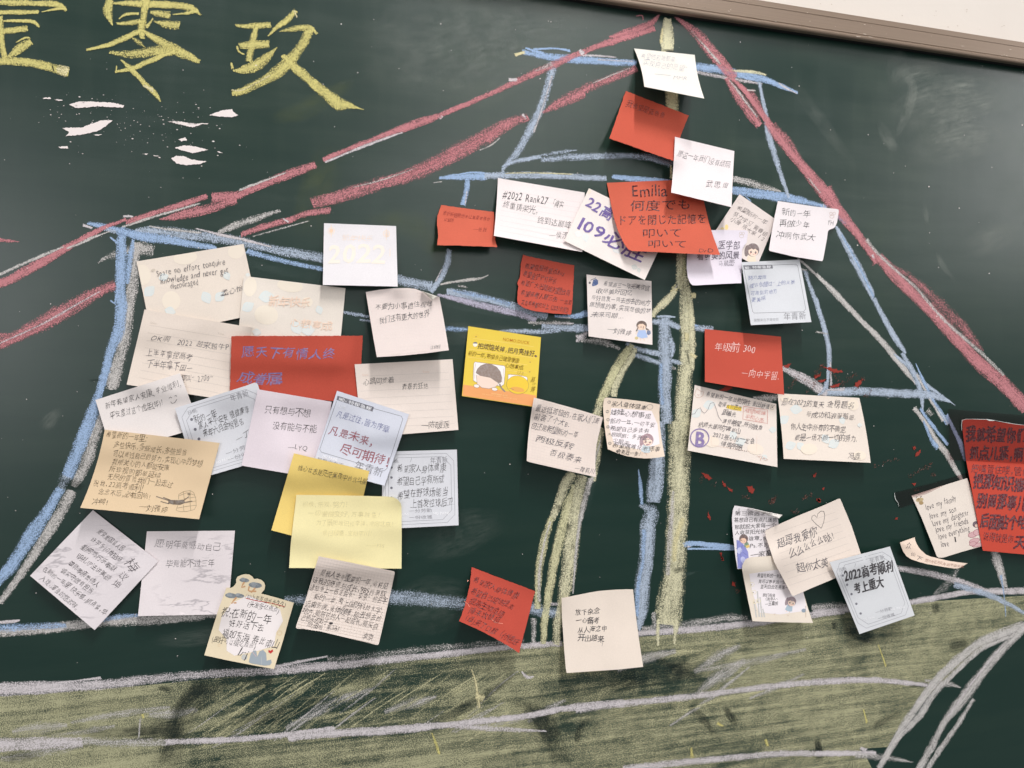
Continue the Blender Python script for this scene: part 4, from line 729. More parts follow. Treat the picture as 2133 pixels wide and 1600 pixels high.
class Art:
    """flat print or ink on a sheet: collects triangles in photo pixels"""
    def __init__(a, s, z, outline=None): a.out = np.array(outline) if outline is not None else None; a.s = s; a.z = z; a.groups = {}; a.k = 0; a.uid = 0
    def add(a, part, v, f, colr, dz=0):
        g = a.groups.setdefault(part, dict(v=[], f=[], m=[], mats=[], n=0, e=[]))
        mt = ink(colr)
        if mt not in g['mats']: g['mats'].append(mt)
        g['v'].append(np.asarray(v, float)); g['f'] += [tuple(i + g['n'] for i in t) for t in f]; g['m'] += [g['mats'].index(mt)] * len(f)
        a.k += 1; g['e'].append(np.full(len(v), 0.00009 + a.k * 0.000003 + (0.00005 if part.startswith(('handwriting', 'printed_text')) else 0))); g['n'] += len(v)
    def clip(a, q):
        if a.noclip: return q
        c = [tuple(p) for p in a.s.q]; cx = sum(p[0] for p in c) / 4; cy = sum(p[1] for p in c) / 4
        c = [(x + (cx - x) * .012, y + (cy - y) * .012) for x, y in c]
        for i in range(4):
            (x0, y0), (x1, y1) = c[i], c[(i + 1) % 4]; f = lambda p: (x1 - x0) * (p[1] - y0) - (y1 - y0) * (p[0] - x0); o = []
            for j in range(len(q)):
                p, r = q[j], q[(j + 1) % len(q)]; fp, fr_ = f(p), f(r)
                if fp >= 0: o.append(p)
                if fp * fr_ < 0: t = fp / (fp - fr_); o.append((p[0] + (r[0] - p[0]) * t, p[1] + (r[1] - p[1]) * t))
            q = o
            if len(q) < 3: return []
        return q
    def pts(a, pts, z=None): return [fr(z or a.z, *p) for p in pts]
    def poly(a, pts, colr, part='printed_picture', z=None):
        q = a.clip(a.pts(pts, z))
        if len(q) < 3: return
        bm = bmesh.new(); vs = [bm.verts.new((x, y, 0)) for x, y in q]; bm.faces.new(vs)
        for ax in (0, 1):
            lo = min(p[ax] for p in q); hi = max(p[ax] for p in q)
            for t in np.arange(lo + 5, hi - 2, 5):
                co = [0, 0, 0]; no = [0, 0, 0]; co[ax] = t; no[ax] = 1; bmesh.ops.bisect_plane(bm, geom=bm.verts[:] + bm.edges[:] + bm.faces[:], plane_co=co, plane_no=no)
        bmesh.ops.triangulate(bm, faces=bm.faces[:]); bm.verts.index_update()
        co = [v.co[:2] for v in bm.verts]; fc = [[v.index for v in f.verts] for f in bm.faces]; bm.free(); a.add(part, co, fc, colr)
    def ell(a, cx, cy, rx, ry, colr, rot=0, part='printed_picture', a0=0, a1=360, z=None, ring=0):
        n = 22; c, s_ = math.cos(math.radians(rot)), math.sin(math.radians(rot)); q = []
        for i in range(n + (0 if a1 - a0 == 360 else 1)):
            t = math.radians(a0 + (a1 - a0) * i / n); x, y = rx * math.cos(t), ry * math.sin(t); q.append((cx + x * c - y * s_, cy + x * s_ + y * c))
        if ring: a.line(q + ([q[0]] if a1 - a0 == 360 else []), ring, colr, part, z)
        else:
            if part == 'printed_blotch': colr = tuple(int(c * .5 + d * .5) for c, d in zip(colr, (243, 231, 219)))
            if part in ('printed_blotch', 'printed_dot'): a.uid += 1; part = part + '#%d' % a.uid
            a.poly(q, colr, part, z)
    def line(a, pts, wd, colr, part='printed_lines', z=None, dash=False):
        q = np.array(a.pts(pts, z)); wd = wd / FR[z or a.z][2]; pp = []
        for i in range(len(q) - 1):
            n = max(1, int(np.hypot(*(q[i + 1] - q[i])) / 9))
            for k in range(n): pp.append(q[i] + (q[i + 1] - q[i]) * k / n)
        pp.append(q[-1]); pp = np.array(pp); tg = np.gradient(pp, axis=0); tg /= np.maximum(np.hypot(tg[:, 0], tg[:, 1])[:, None], 1e-6); nr = np.stack([-tg[:, 1], tg[:, 0]], 1) * wd / 2
        v = np.concatenate([pp + nr, pp - nr]); n = len(pp); f = [(i, i + 1, n + i + 1, n + i) for i in range(n - 1)]
        if a.out is not None and part.startswith('printed'):
            def inside(x, y):
                o = a.out; q = np.roll(o, -1, 0); c = (o[:, 1] > y) != (q[:, 1] > y)
                xi = (q[:, 0] - o[:, 0]) * (y - o[:, 1]) / np.where(q[:, 1] == o[:, 1], 1e-9, q[:, 1] - o[:, 1]) + o[:, 0]; return np.count_nonzero(c & (x < xi)) % 2 == 1
            ok_ = [inside(*p) for p in v]; f = [g for g in f if all(ok_[i] for i in g)]
        if part.startswith('printed_leaf'):
            uu, vv = a.s.uv(v[:, 0], v[:, 1]); ok = (uu > .01) & (uu < .99) & (vv > .01) & (vv < .99); f = [g for g in f if all(ok[i] for i in g)]
        a.add(part, v, f, colr)
    def text(a, st, x0, y0, x1, y1, h, colr=(52, 46, 50), off=-0.011, hand=1.0, slant=0.12, tilt=0.07, part='handwriting', z=None, wide=None):
        h = h * (1.28 if all(ord(c) < 128 for c in st) and h > 30 and hand else 1.0); p0 = np.array(fr(z or a.z, x0, y0)); p1 = np.array(fr(z or a.z, x1, y1)); h = h / FR[z or a.z][2]
        bold = off if off > 0.011 else 0; off = 0 if bold else off
        d = p1 - p0; L = np.hypot(*d); d /= L; nr = np.array([d[1], -d[0]])       # up
        gl = [glyph(c, off) if c != ' ' else (np.zeros((0, 2)), [], 0.45) for c in st]
        tot = sum(g[2] for g in gl); sx = L / tot; x = 0; VV = []; FF = []; n = 0
        r = random.Random(st)
        for v, f, adv in gl:
            if len(v):
                w_ = v.copy(); w_[:, 1] -= 0.36; cx = adv / 2; w_[:, 0] -= cx
                if hand:
                    k = hand * .85; an = r.gauss(0, 0.06) * k; sc = 1 + r.gauss(0, 0.10) * k
                    w_[:, 1] += tilt * w_[:, 0] * k; w_[:, 0] += slant * w_[:, 1] * k
                    q1, q2, q3, q4 = (r.uniform(0, 6.3) for _ in range(4))
                    wx = w_[:, 0].copy(); wy = w_[:, 1].copy()
                    w_[:, 0] += 0.036 * k * np.sin(5 * wy + q1) + 0.02 * k * np.sin(9 * wx + q3); w_[:, 1] += 0.042 * k * np.sin(5 * wx + q2) + 0.02 * k * np.sin(11 * wy + q4); w_[:, 0] += r.uniform(-.1, .2) * k * w_[:, 1]; w_[:, 0] *= 1 + r.gauss(0, .09) * k
                    w_ += np.random.default_rng(r.randrange(1 << 30)).normal(0, 0.009 * k, w_.shape)
                    w_ = w_ @ np.array([[math.cos(an), math.sin(an)], [-math.sin(an), math.cos(an)]]) * sc
                    w_[:, 1] += r.gauss(0, 0.06) * k
                X = (x + cx + w_[:, 0]) * sx
                VV.append(p0 + X[:, None] * d + (w_[:, 1] * h)[:, None] * nr); FF += [tuple(i + n for i in t) for t in f]; n += len(v)
            x += adv
        if VV:
            if part == 'printed_text': a.uid += 1; part = 'printed_text#%d' % a.uid
            VV = np.concatenate(VV)
            if bold:
                for k in range(8):
                    t = k * math.pi / 4; a.add(part, VV + np.array([math.cos(t), math.sin(t)]) * bold * h, FF, colr)
            else: a.add(part, VV, FF, colr)
    def leaf(a, cx, cy, L, rot, colr=(224, 230, 228), z=None, wd=0.42):
        c, s_ = math.cos(math.radians(rot)), math.sin(math.radians(rot)); R = lambda x, y: (cx + (x * c - y * s_) * L, cy + (x * s_ + y * c) * L)
        up = [R(-.5 + t, -wd * math.sin(math.pi * t) * (1 - 0.25 * t)) for t in np.linspace(0, 1, 9)]; dn = [R(-.5 + t, wd * math.sin(math.pi * t) * (1 - 0.25 * t)) for t in np.linspace(1, 0, 9)][1:-1]
        a.uid += 1; pn = 'printed_leaf#%d' % a.uid; a.poly(up + dn, colr, pn, z); lw = 2.2
        a.line([R(-.5, 0), R(.5, 0)], lw, (236, 232, 224), pn, z)
        for t in np.linspace(-.3, .3, 6):
            for sg in (-1, 1): a.line([R(t, 0), R(t + .13, sg * wd * .7 * math.sin(math.pi * (t + .5)))], lw, (236, 232, 224), pn, z)
    def build(a, parent):
        for part, g in a.groups.items():
            if not g['f']: continue
            v = np.concatenate(g['v']); e = np.concatenate(g['e'])
            o = mesh_obj(part.split('#')[0], a.s.on(v[:, 0], v[:, 1], e), g['f'], g['mats'], parent, g['m'])
            yield part, o

def note(label, z, corners, colr, lift=0.006, pw=1.8, bows=(0, 0, 0, 0), outline=None, art=None, corn=(), tear=0, marble=False, cat='sticky note', name='sticky_note', speck=0.04,
         base=0.0012, side=0.0, group='paper notes stuck on the chalkboard', fold=None, labels={}):
    c = [fr(z, *p) for p in corners]
    s = Sheet(c, lift * 1.2, pw, base, corn, side)
    if outline: poly = [fr(z, *p) for p in outline]
    else: poly = sum([edge_bow(c[i], c[(i + 1) % 4], bows[i] / FR[z][2]) for i in range(4)], [])
    if tear: poly = torn(poly, tear, len(label))
    s.settle(poly)
    v, f = patch(s, poly, 0)
    v, f = shell(v, f, 0.00016)
    o = mesh_obj(name, v, f, paper(colr, speck, marble), None, None, True)
    tag(o, label, cat, group)
    if fold:                                         # turned-over corner, the pale back of the paper
        fp, hs, fcol = fold; fp = [fr(z, *p) for p in fp]
        n = 8; A, B, T = [np.array(p) for p in fp]    # crease A..B, tip T
        V = []; F_ = []
        for i in range(n + 1):
            t = i / n; cr = A + (B - A) * t; e = A + (T - A) * 2 * t if t < .5 else T + (B - T) * (2 * t - 1)
            for j in range(5):
                k = j / 4; q = cr + (e - cr) * k; hb = float(s.hp(cr[0:1], cr[1:2])[0])
                V.append(P(q[0], q[1], hb + hs * math.sin(k * math.pi * 0.62) + 0.0004))
        for i in range(n):
            for j in range(4): b = i * 5 + j; F_.append((b, b + 1, b + 6, b + 5))
        fo = mesh_obj('curled_corner', V, F_, paper(fcol, 0.02), o, None, True); fo.modifiers.new('thickness', 'SOLIDIFY').thickness = 0.00014
    if art:
        a = Art(s, z, poly); a.noclip = 'die-cut' in label; art(a)
        for part, ob in a.build(o): pass
    return s, o

W_ = (242, 238, 240); WP = (242, 232, 232); CR = (243, 230, 216); RED = (200, 88, 68); BLU = (227, 228, 233); PINK = (238, 226, 232)
BK = (50, 45, 48); GR = (98, 92, 96); BLK = (34, 28, 30)

def ruled(a, pl0, pl1, pr0, pr1, n, colr=(205, 196, 188), wd=2.5):
    for i in range(n):
        t = i / (n - 1); a.line([(pl0[0] + (pl1[0] - pl0[0]) * t, pl0[1] + (pl1[1] - pl0[1]) * t), (pr0[0] + (pr1[0] - pr0[0]) * t, pr0[1] + (pr1[1] - pr0[1]) * t)], wd, colr)
def grid(a, n, m, colr=(226, 214, 206), wd=0.9):
    s = a.s
    for t in np.linspace(0.02, 0.98, n): p = s.px(np.array([t, t]), np.array([.01, .99])); a.line([tuple(p[0]), tuple(p[1])], wd, colr, 'printed_grid', 'F0')
    for t in np.linspace(0.02, 0.98, m): p = s.px(np.array([.01, .99]), np.array([t, t])); a.line([tuple(p[0]), tuple(p[1])], wd, colr, 'printed_grid', 'F0')
def uvp(a, u, v): p = a.s.px(np.array(float(u)), np.array(float(v))); return (float(p[0]), float(p[1]))
def card_frame(a, lines):   # double outline with cut corners in sheet coordinates
    for (m, c) in ((0.045, 0.10), (0.085, 0.12)):
        q = [(m + c, m), (1 - m - c, m), (1 - m, m + c), (1 - m, 1 - m - c), (1 - m - c, 1 - m), (m + c, 1 - m), (m, 1 - m - c), (m, m + c), (m + c, m)]
        a.line([uvp(a, *p) for p in q], 0.8, (166, 166, 172), 'printed_frame', 'F0')
def girl(a, cx, cy, s, rot, hair, dress, extra=None, buns=False):
    """small printed girl, generic: hair mass, face, eyes, blush, dress"""
    c, n = math.cos(math.radians(rot)), math.sin(math.radians(rot)); R = lambda x, y: (cx + (x * c - y * n) * s, cy + (x * n + y * c) * s)
    E = lambda x, y, rx, ry, colr, **k: a.ell(*R(x, y), rx * s, ry * s, colr, rot, **k)
    a.poly([R(-.32, .45), R(-.42, 1.05), R(-.2, 1.15), R(.2, 1.15), R(.45, 1.02), R(.3, .45)], dress)
    E(-.5, .1, .2, .5, hair); E(0, -.05, .56, .58, hair); E(0.06, .1, .42, .40, (250, 224, 206))
    a.poly([R(-.5, -.1), R(-.3, -.42), R(0, -.5), R(.4, -.35), R(.52, .0), R(.36, -.12), R(.2, -.18), R(.05, -.08), R(-.1, -.16), R(-.3, -.02)], hair)
    for ex in (-.12, .28): E(ex, .14, .075, .10, (92, 66, 62)); E(ex + .02, .11, .025, .03, (250, 246, 240)); E(ex - .03, .27, .08, .04, (246, 188, 176))
    a.line([R(.03, .30), R(.1, .33), R(.17, .30)], .03 * s, (190, 90, 80), 'printed_picture')
    a.line([R(-.2, 1.15), R(-.22, 1.32)], .07 * s, (238, 206, 186), 'printed_picture'); a.line([R(.16, 1.15), R(.18, 1.32)], .07 * s, (238, 206, 186), 'printed_picture')

# ================================================================== the notes, lowest first
# ---- left cluster
def A(a):
    a.text('Spare no effort toaquire', 290, 575, 930, 462, 66, GR, hand=.8); a.text('knowledge and never get', 330, 640, 960, 540, 66, GR, hand=.8); a.text('discouraged', 418, 695, 680, 648, 66, GR, hand=.8)
    a.text('孟心怡', 890, 760, 1100, 715, 60, GR); a.line([(885, 778), (960, 770)], 4, GR, 'handwriting')
for_yellow = [(170, 560, 90, 110), (560, 440, 120, 70), (1010, 380, 110, 90), (430, 830, 90, 100), (1130, 480, 60, 60)]
def A1(a):
    for cx, cy, rx, ry in ((165, 590, 75, 95), (560, 430, 110, 62), (1030, 375, 75, 65), (430, 830, 85, 90)): a.ell(cx, cy, rx, ry, (243, 231, 210), -8, 'printed_blotch')
    a.leaf(228, 740, 130, -45); a.leaf(755, 800, 130, 60); a.leaf(880, 790, 120, -48); a.leaf(945, 600, 90, 60); a.leaf(420, 925, 110, 15); a.leaf(1140, 590, 50, 0); a.leaf(360, 610, 100, -20)
    a.ell(262, 545, 20, 12, (190, 178, 160), -20, 'printed_blotch'); A(a)
note('cream leaf-print note with "Spare no effort" in pencil, top left of the left cluster', 'Z4', [(108, 465), (1100, 303), (1240, 950), (250, 1160)], CR, 0.004, art=A1)
def A(a):
    for cx, cy, rx, ry in ((1160, 700, 60, 90), (1530, 690, 120, 60), (1690, 840, 50, 45), (1310, 960, 110, 90)): a.ell(cx, cy, rx, ry, (243, 233, 212), 8, 'printed_blotch')
    a.leaf(1310, 790, 150, -8); a.leaf(1140, 885, 130, -30); a.leaf(1800, 915, 90, 70); a.leaf(1590, 1080, 140, 60); a.leaf(1700, 1100, 140, -12); a.leaf(1220, 1120, 90, 10)
    OR = (242, 216, 196); a.text('新年快乐', 1330, 830, 1720, 850, 105, OR, 0.01); a.text('心想事成', 1530, 1030, 1920, 1070, 85, OR, 0.006)
note('cream leaf-print note with faint orange writing above the wide red banner', 'Z4', [(1100, 600), (2043, 713), (1975, 1420), (1030, 1360)], (242, 232, 220), 0.004, art=A)
def A(a):
    ruled(a, (735, 210), (600, 910), (1900, 400), (1700, 1130), 9); a.text('Date:', 748, 180, 828, 192, 34, (200, 186, 172), hand=0, part='printed_lines'); a.text('Time:', 1535, 305, 1615, 318, 34, (200, 186, 172), hand=0, part='printed_lines')
    a.text('OK啊', 750, 360, 985, 375, 80, GR); a.text('2022 越来越牛P', 1065, 410, 1670, 470, 90, GR); a.text('上半年拿捏高考', 700, 520, 1240, 590, 100, GR); a.text('下半年拿下国一', 705, 660, 1245, 715, 100, GR)
    a.text('要叫“2700”', 1095, 830, 1510, 830, 95, GR)
note('ruled cream note beginning "OK", left edge tilted, over the blue arc side', 'Z6', [(680, 25), (1945, 240), (1735, 1100), (470, 905)], (243, 229, 216), 0.004, art=A, corn=((1, 0, .006, .25),))
def A(a):
    BL = (128, 110, 158); a.text('愿天下有情人终', 215, 265, 1195, 300, 125, BL, 0.004, hand=.9); a.text('成眷属', 190, 520, 640, 560, 130, BL, 0.008, hand=.9)
note('wide red banner slip with blurred blue characters and torn left edge', 'Z7', [(110, 100), (1478, 97), (1440, 800), (95, 690)], (196, 82, 64), 0.003, art=A, tear=.5, speck=.06)
def A(a):
    a.ell(250, 205, 34, 34, (250, 226, 196), ring=4); a.ell(250, 205, 20, 22, (248, 214, 186)); a.line([(250, 140), (250, 270)], 4, (250, 222, 190), 'printed_picture'); a.ell(825, 235, 34, 34, (250, 226, 196), ring=4); a.text('福', 800, 240, 850, 240, 60, (250, 222, 196), hand=0); a.line([(825, 180), (825, 300)], 3, (250, 222, 190), 'printed_picture')
    a.text('新年快乐', 360, 275, 690, 285, 70, (246, 228, 214)); a.text('2022', 215, 435, 830, 445, 210, (247, 237, 224), .02, hand=.4); a.line([(862, 390), (862, 470)], 5, (248, 230, 206), 'handwriting')
note('blank-looking white note with pale "2022", highest note of the left cluster', 'Z5', [(175, 125), (925, 155), (942, 785), (162, 768)], W_, 0.009, 1.3, art=A)
def A(a):
    grid(a, 22, 20, (234, 222, 216), .8); a.text('不要为小事遮住视线', 705, 1000, 1310, 965, 75, BK); a.text('我们还有更大的世界', 745, 1140, 1275, 1070, 78, BK); a.text('汪轻轻', 1280, 1420, 1390, 1412, 40, BK)
note('pinkish grid note with its upper right corner curled over, below the pale "2022" note', 'Z5', [(610, 842), (1365, 790), (1475, 1448), (725, 1520)], (242, 228, 222), 0.013, 1.4,
     outline=[(610, 842), (750, 818), (900, 803), (1050, 800), (1130, 810), (1200, 838), (1262, 885), (1300, 925), (1352, 888), (1376, 892), (1420, 1120), (1475, 1448), (1250, 1478), (980, 1505), (725, 1520), (690, 1330), (650, 1090)],
     art=A, corn=((1, 0, .012, .35),), fold=([(1196, 834), (1302, 926), (1354, 888)], .006, (236, 232, 220)))
def A(a):
    ruled(a, (230, 185), (180, 640), (985, 150), (1040, 600), 8, (214, 204, 196)); a.text('Date:', 230, 172, 290, 170, 26, (226, 196, 176), hand=0, part='printed_lines'); a.text('Time:', 757, 146, 822, 143, 26, (226, 196, 176), hand=0, part='printed_lines')
    a.text('心跳同步着', 240, 235, 510, 215, 60, BK); a.text('青春的狂热', 578, 280, 810, 265, 60, BK); a.text('一陈暖莲', 748, 620, 1000, 605, 66, BK)
note('ruled cream note signed at lower right, right of the wide red banner', 'Z8', [(163, 80), (1022, 35), (1073, 655), (225, 722)], (243, 230, 220), 0.006, art=A)
def A(a):
    card_frame(a, 0)
    for y in (985, 1073, 1164, 1250): a.ell(486, y, 11, 11, (110, 110, 120), part='printed_dot')
    a.text('年青新', 825, 925, 980, 915, 62, (120, 118, 124), hand=0, part='printed_text'); a.text('日期:', 470, 935, 552, 930, 36, (130, 130, 136), hand=0, part='printed_text'); a.line([(665, 900), (652, 935)], 3, (150, 150, 156))
    a.text('希望家人身体健康', 535, 1000, 965, 980, 82, BK); a.text('希望自己学有所成', 535, 1110, 950, 1085, 84, BK); a.text('希望在野球场能当', 535, 1220, 985, 1195, 88, BK); a.text('上首发控球后卫.', 655, 1305, 1040, 1285, 80, BK)
    a.text('一分劳動', 640, 1368, 842, 1360, 36, (120, 118, 124), hand=0, part='printed_text'); a.text('一份收獲', 640, 1425, 848, 1418, 36, (120, 118, 124), hand=0, part='printed_text'); a.text('NO PAINS', 852, 1388, 995, 1384, 34, (250, 250, 252), .012, hand=0, part='printed_text')
    a.text('NO PAINS', 500, 1400, 640, 1394, 34, (250, 250, 252), .012, hand=0, part='printed_text')
note('pale blue-grey framed card with four handwritten wishes, right of the yellow notes', 'Z8', [(408, 846), (1060, 828), (1075, 1492), (400, 1525)], BLU, 0.006, art=A)
def A(a):
    a.text('新年希望家人安康、学业顺利。', 215, 1160, 1115, 895, 90, BK); a.text('平安度过这个虎年(年)！', 275, 1275, 930, 1100, 90, BK)
    a.line([(965, 1065), (985, 1050), (1000, 1062)], 5, BK, 'handwriting'); a.line([(1030, 1040), (1050, 1028), (1055, 1045)], 5, BK, 'handwriting'); a.line([(985, 1105), (1000, 1125), (1030, 1118), (1060, 1075)], 5, BK, 'handwriting'); a.line([(680, 1210), (800, 1180)], 4, BK, 'handwriting')
note('white note tilted up to the right with two written lines and a smiley', 'Z6', [(105, 1085), (1095, 770), (1330, 1405), (300, 1710)], (244, 236, 232), 0.005, art=A)
def A(a):
    card_frame(a, 0); a.text('年青新', 1680, 1070, 1895, 1000, 88, (120, 118, 124), hand=0, part='printed_text'); a.text('日期:', 1180, 1240, 1300, 1205, 50, (120, 118, 124), hand=0, part='printed_text')
    for x, y in ((1230, 1313), (1272, 1428), (1316, 1540)): a.ell(x, y, 17, 17, (110, 110, 120), part='printed_dot')
    a.text('新的一年', 1265, 1320, 1520, 1235, 95, BK); a.text('家人平平安安 健健康康', 1310, 1395, 1905, 1190, 95, BK); a.text('来年六月金榜题名', 1365, 1485, 1840, 1325, 95, BK); a.text('—丁', 1740, 1545, 1910, 1465, 80, BK)
    a.text('一分劳動', 50, 1330, 330, 1230, 50, (120, 118, 124), hand=0, part='printed_text', z='Z7'); a.text('一份收獲', 70, 1395, 350, 1295, 50, (120, 118, 124), hand=0, part='printed_text', z='Z7'); a.text('NO PAINS', 2000, 560, 2200, 490, 50, (250, 250, 252), .012, hand=0, part='printed_text', z='Y1')
note('pale blue-grey framed card tilted up to the right, half under the tan note', 'Z6', [(1035, 1180), (1990, 880), (2270, 1720), (1300, 2010)], BLU, 0.005, art=A,
     outline=[(1035, 1180), (1300, 1098), (1600, 1002), (1860, 920), (1960, 882), (1990, 885), (2008, 912), (2040, 1010), (2140, 1320), (2270, 1720), (1850, 1850), (1300, 2010), (1200, 1720), (1120, 1450)])
def A(a):
    a.text('只有想与不想', 455, 860, 935, 910, 96, BK, hand=.6); a.text('没有能与不能', 540, 1025, 1000, 1075, 92, BK, hand=.6); a.text('—LYQ', 700, 1245, 905, 1275, 74, BK, hand=.6)
note('pinkish white note signed "LYQ" just below the wide red banner', 'Z7', [(385, 655), (1155, 785), (1040, 1590), (215, 1450)], PINK, 0.006, art=A)
def A(a):
    a.line([(1205, 780), (1030, 1280), (1048, 1310), (1700, 1505), (1730, 1480), (1895, 965), (1880, 935), (1590, 855)], 4, (110, 110, 118)); a.poly([(1215, 722), (1595, 840), (1580, 888), (1205, 765)], (112, 112, 122), 'printed_bar')
    a.text('NO', 1232, 752, 1290, 772, 44, (244, 244, 246), .03, hand=0, part='printed_text'); a.text('94', 1292, 778, 1312, 784, 20, (244, 244, 246), 0, hand=0, part='printed_text'); a.text('特報急報', 1330, 785, 1570, 862, 42, (236, 236, 240), .01, hand=0, part='printed_text')
    for i in range(1): a.text('日常', 1225, 825, 1300, 850, 40, (238, 240, 244), 0, hand=0, part='printed_text')
    B2 = (84, 92, 150); a.text('凡是过往，皆为序章', 1205, 905, 1755, 1075, 80, B2, hand=.6); R2 = (158, 88, 100); a.text('凡是未来，', 1125, 1075, 1600, 1215, 110, R2, .004, hand=.6); a.text('尽可期待！', 1245, 1270, 1830, 1430, 122, R2, .004, hand=.6)
    a.text('年青新', 1395, 1440, 1690, 1530, 110, (110, 108, 116), hand=0, part='printed_text'); a.text('NO PAINS', 1060, 1345, 1215, 1390, 40, (248, 248, 252), .01, hand=0, part='printed_text'); a.text('是整來在不', 1000, 1380, 1280, 1450, 42, (130, 130, 138), hand=0, part='printed_text')
note('lilac-blue card tilted clockwise with large dark red writing and a grey title bar', 'Z7', [(1210, 670), (1960, 915), (1705, 1660), (955, 1455)], (224, 227, 238), 0.008, art=A)
def A(a): a.text('雄心壮志是茫茫黑夜中的北斗星', 360, 260, 1215, 440, 84, (74, 62, 34))
note('deep yellow note with one written line, partly under a paler yellow one', 'Y3', [(310, 85), (1240, 305), (1010, 1290), (30, 1035)], (248, 218, 128), 0.008, art=A)
def A(a):
    c = (222, 212, 164); a.text('积极、乐观、努力！', 410, 715, 1020, 720, 78, c); a.text('一切慢慢变好，万事胜意！', 480, 825, 1420, 850, 78, c); a.text('为了景阳唯识和李泽，冲向北京！', 580, 945, 1575, 960, 78, c); a.text('明日顺意，宠阳平川！', 660, 1070, 1310, 1075, 76, c); a.text('——FSS', 1190, 1215, 1430, 1225, 66, c)
note('pale yellow note with faint pencil lines and curled upper right corner', 'Y3', [(340, 597), (1650, 625), (1637, 1508), (250, 1500)], (252, 240, 184), 0.009, 1.5,
     outline=[(340, 597), (700, 602), (1100, 608), (1450, 618), (1540, 628), (1590, 655), (1622, 692), (1636, 740), (1640, 1100), (1637, 1508), (1000, 1505), (250, 1500), (270, 1200), (305, 900)], art=A, corn=((1, 0, .010, .4),))
# ---- lower left
def A(a): a.text('愿·明年能感动自己', 1300, 390, 1940, 425, 86, GR, -.014); a.text('毕竟能不过三年', 1400, 585, 1885, 590, 84, GR, -.014)
note('marble-print note with two faint pencil lines, right one of the marble pair', 'Y2', [(1213, 270), (2083, 263), (2012, 1088), (1125, 1107)], (240, 231, 232), 0.006, art=A, marble=True)
def A(a):
    for st, x0, y0, x1, y1 in (('爱党爱国爱人民', 735, 260, 985, 455), ('好学多问肯钻研', 665, 340, 970, 560), ('勤劳笃行乐奉献', 580, 415, 905, 650), ('明礼守法讲美德', 530, 505, 850, 740), ('尊师孝亲善待人', 445, 575, 740, 805), ('诚实守信有担当', 375, 640, 680, 870),
                               ('在新的一年里 快乐整，抓点紧，早', 190, 635, 815, 1080), ('入戏，浑身的悠滋味。', 170, 720, 540, 1035)): a.text(st, x0, y0, x1, y1, 68, BK, slant=.2)
    a.text('梅', 1030, 555, 1100, 655, 120, GR); a.text('议', 960, 680, 1010, 740, 80, GR); a.text('坤', 870, 770, 950, 830, 110, GR)
note('marble-print note turned like a diamond with eight written lines', 'Y2', [(680, 60), (1325, 565), (697, 1245), (60, 708)], (240, 232, 234), 0.005, art=A, marble=True)
def A(a):
    c = (92, 74, 50)
    for st, x0, y0, x1, y1, h in (('希望新的一年里：', 470, 160, 1090, 235, 110), ('多些快乐，多些成长，多些担当', 580, 300, 1600, 425, 100), ('可以通过自己的努力，实现心中的梦想', 570, 425, 1815, 580, 105), ('我所关心的人都能安康', 555, 540, 1355, 640, 100), ('所珍视的都能延续', 515, 645, 1240, 735, 100), ('无尽的冒险我们一起走过', 490, 750, 1405, 865, 105),
                                  ('祝我、22高考顺利！', 290, 830, 1050, 920, 105), ('念念不忘，必有回响！', 365, 965, 1140, 1040, 95), ('冲鸭！', 285, 1095, 555, 1120, 100), ('—刘雅婷', 930, 1165, 1335, 1215, 105)): a.text(st, x0, y0, x1, y1, h, c, slant=.15)
    a.poly([(1340, 1075), (1480, 1080), (1560, 1070), (1568, 1120), (1500, 1145), (1400, 1140), (1335, 1120)], (112, 98, 84))
    for pts in ([(1170, 1028), (1350, 1088)], [(1265, 1042), (1370, 1080)], [(1230, 1098), (1350, 1130)], [(1560, 1078), (1625, 1030)], [(1560, 1110), (1670, 1092)]): a.line(pts, 12, (112, 98, 84), 'printed_picture')
    k = (140, 122, 96)
    for pts in ([(1480, 1070), (1482, 1000), (1550, 960), (1640, 945), (1690, 975), (1720, 1060), (1725, 1160), (1700, 1210), (1600, 1235), (1500, 1240), (1445, 1220), (1470, 1150)], [(1482, 1020), (1600, 975), (1700, 1010)], [(1560, 1060), (1720, 1035)], [(1570, 1120), (1725, 1090)], [(1460, 1190), (1600, 1165), (1725, 1150)], [(1545, 965), (1560, 1070)], [(1545, 1145), (1555, 1238)], [(1640, 948), (1640, 1110), (1650, 1225)]): a.line(pts, 5, k, 'printed_picture')
    a.ell(1625, 995, 24, 18, k, 20)
note('tan kraft note with ten lines of brown writing and a stretched cat print', 'Y1', [(455, 100), (2050, 285), (1765, 1345), (115, 1185)], (230, 204, 168), 0.013, 1.6, bows=(0, 0, 0, 35), art=A, speck=.02)
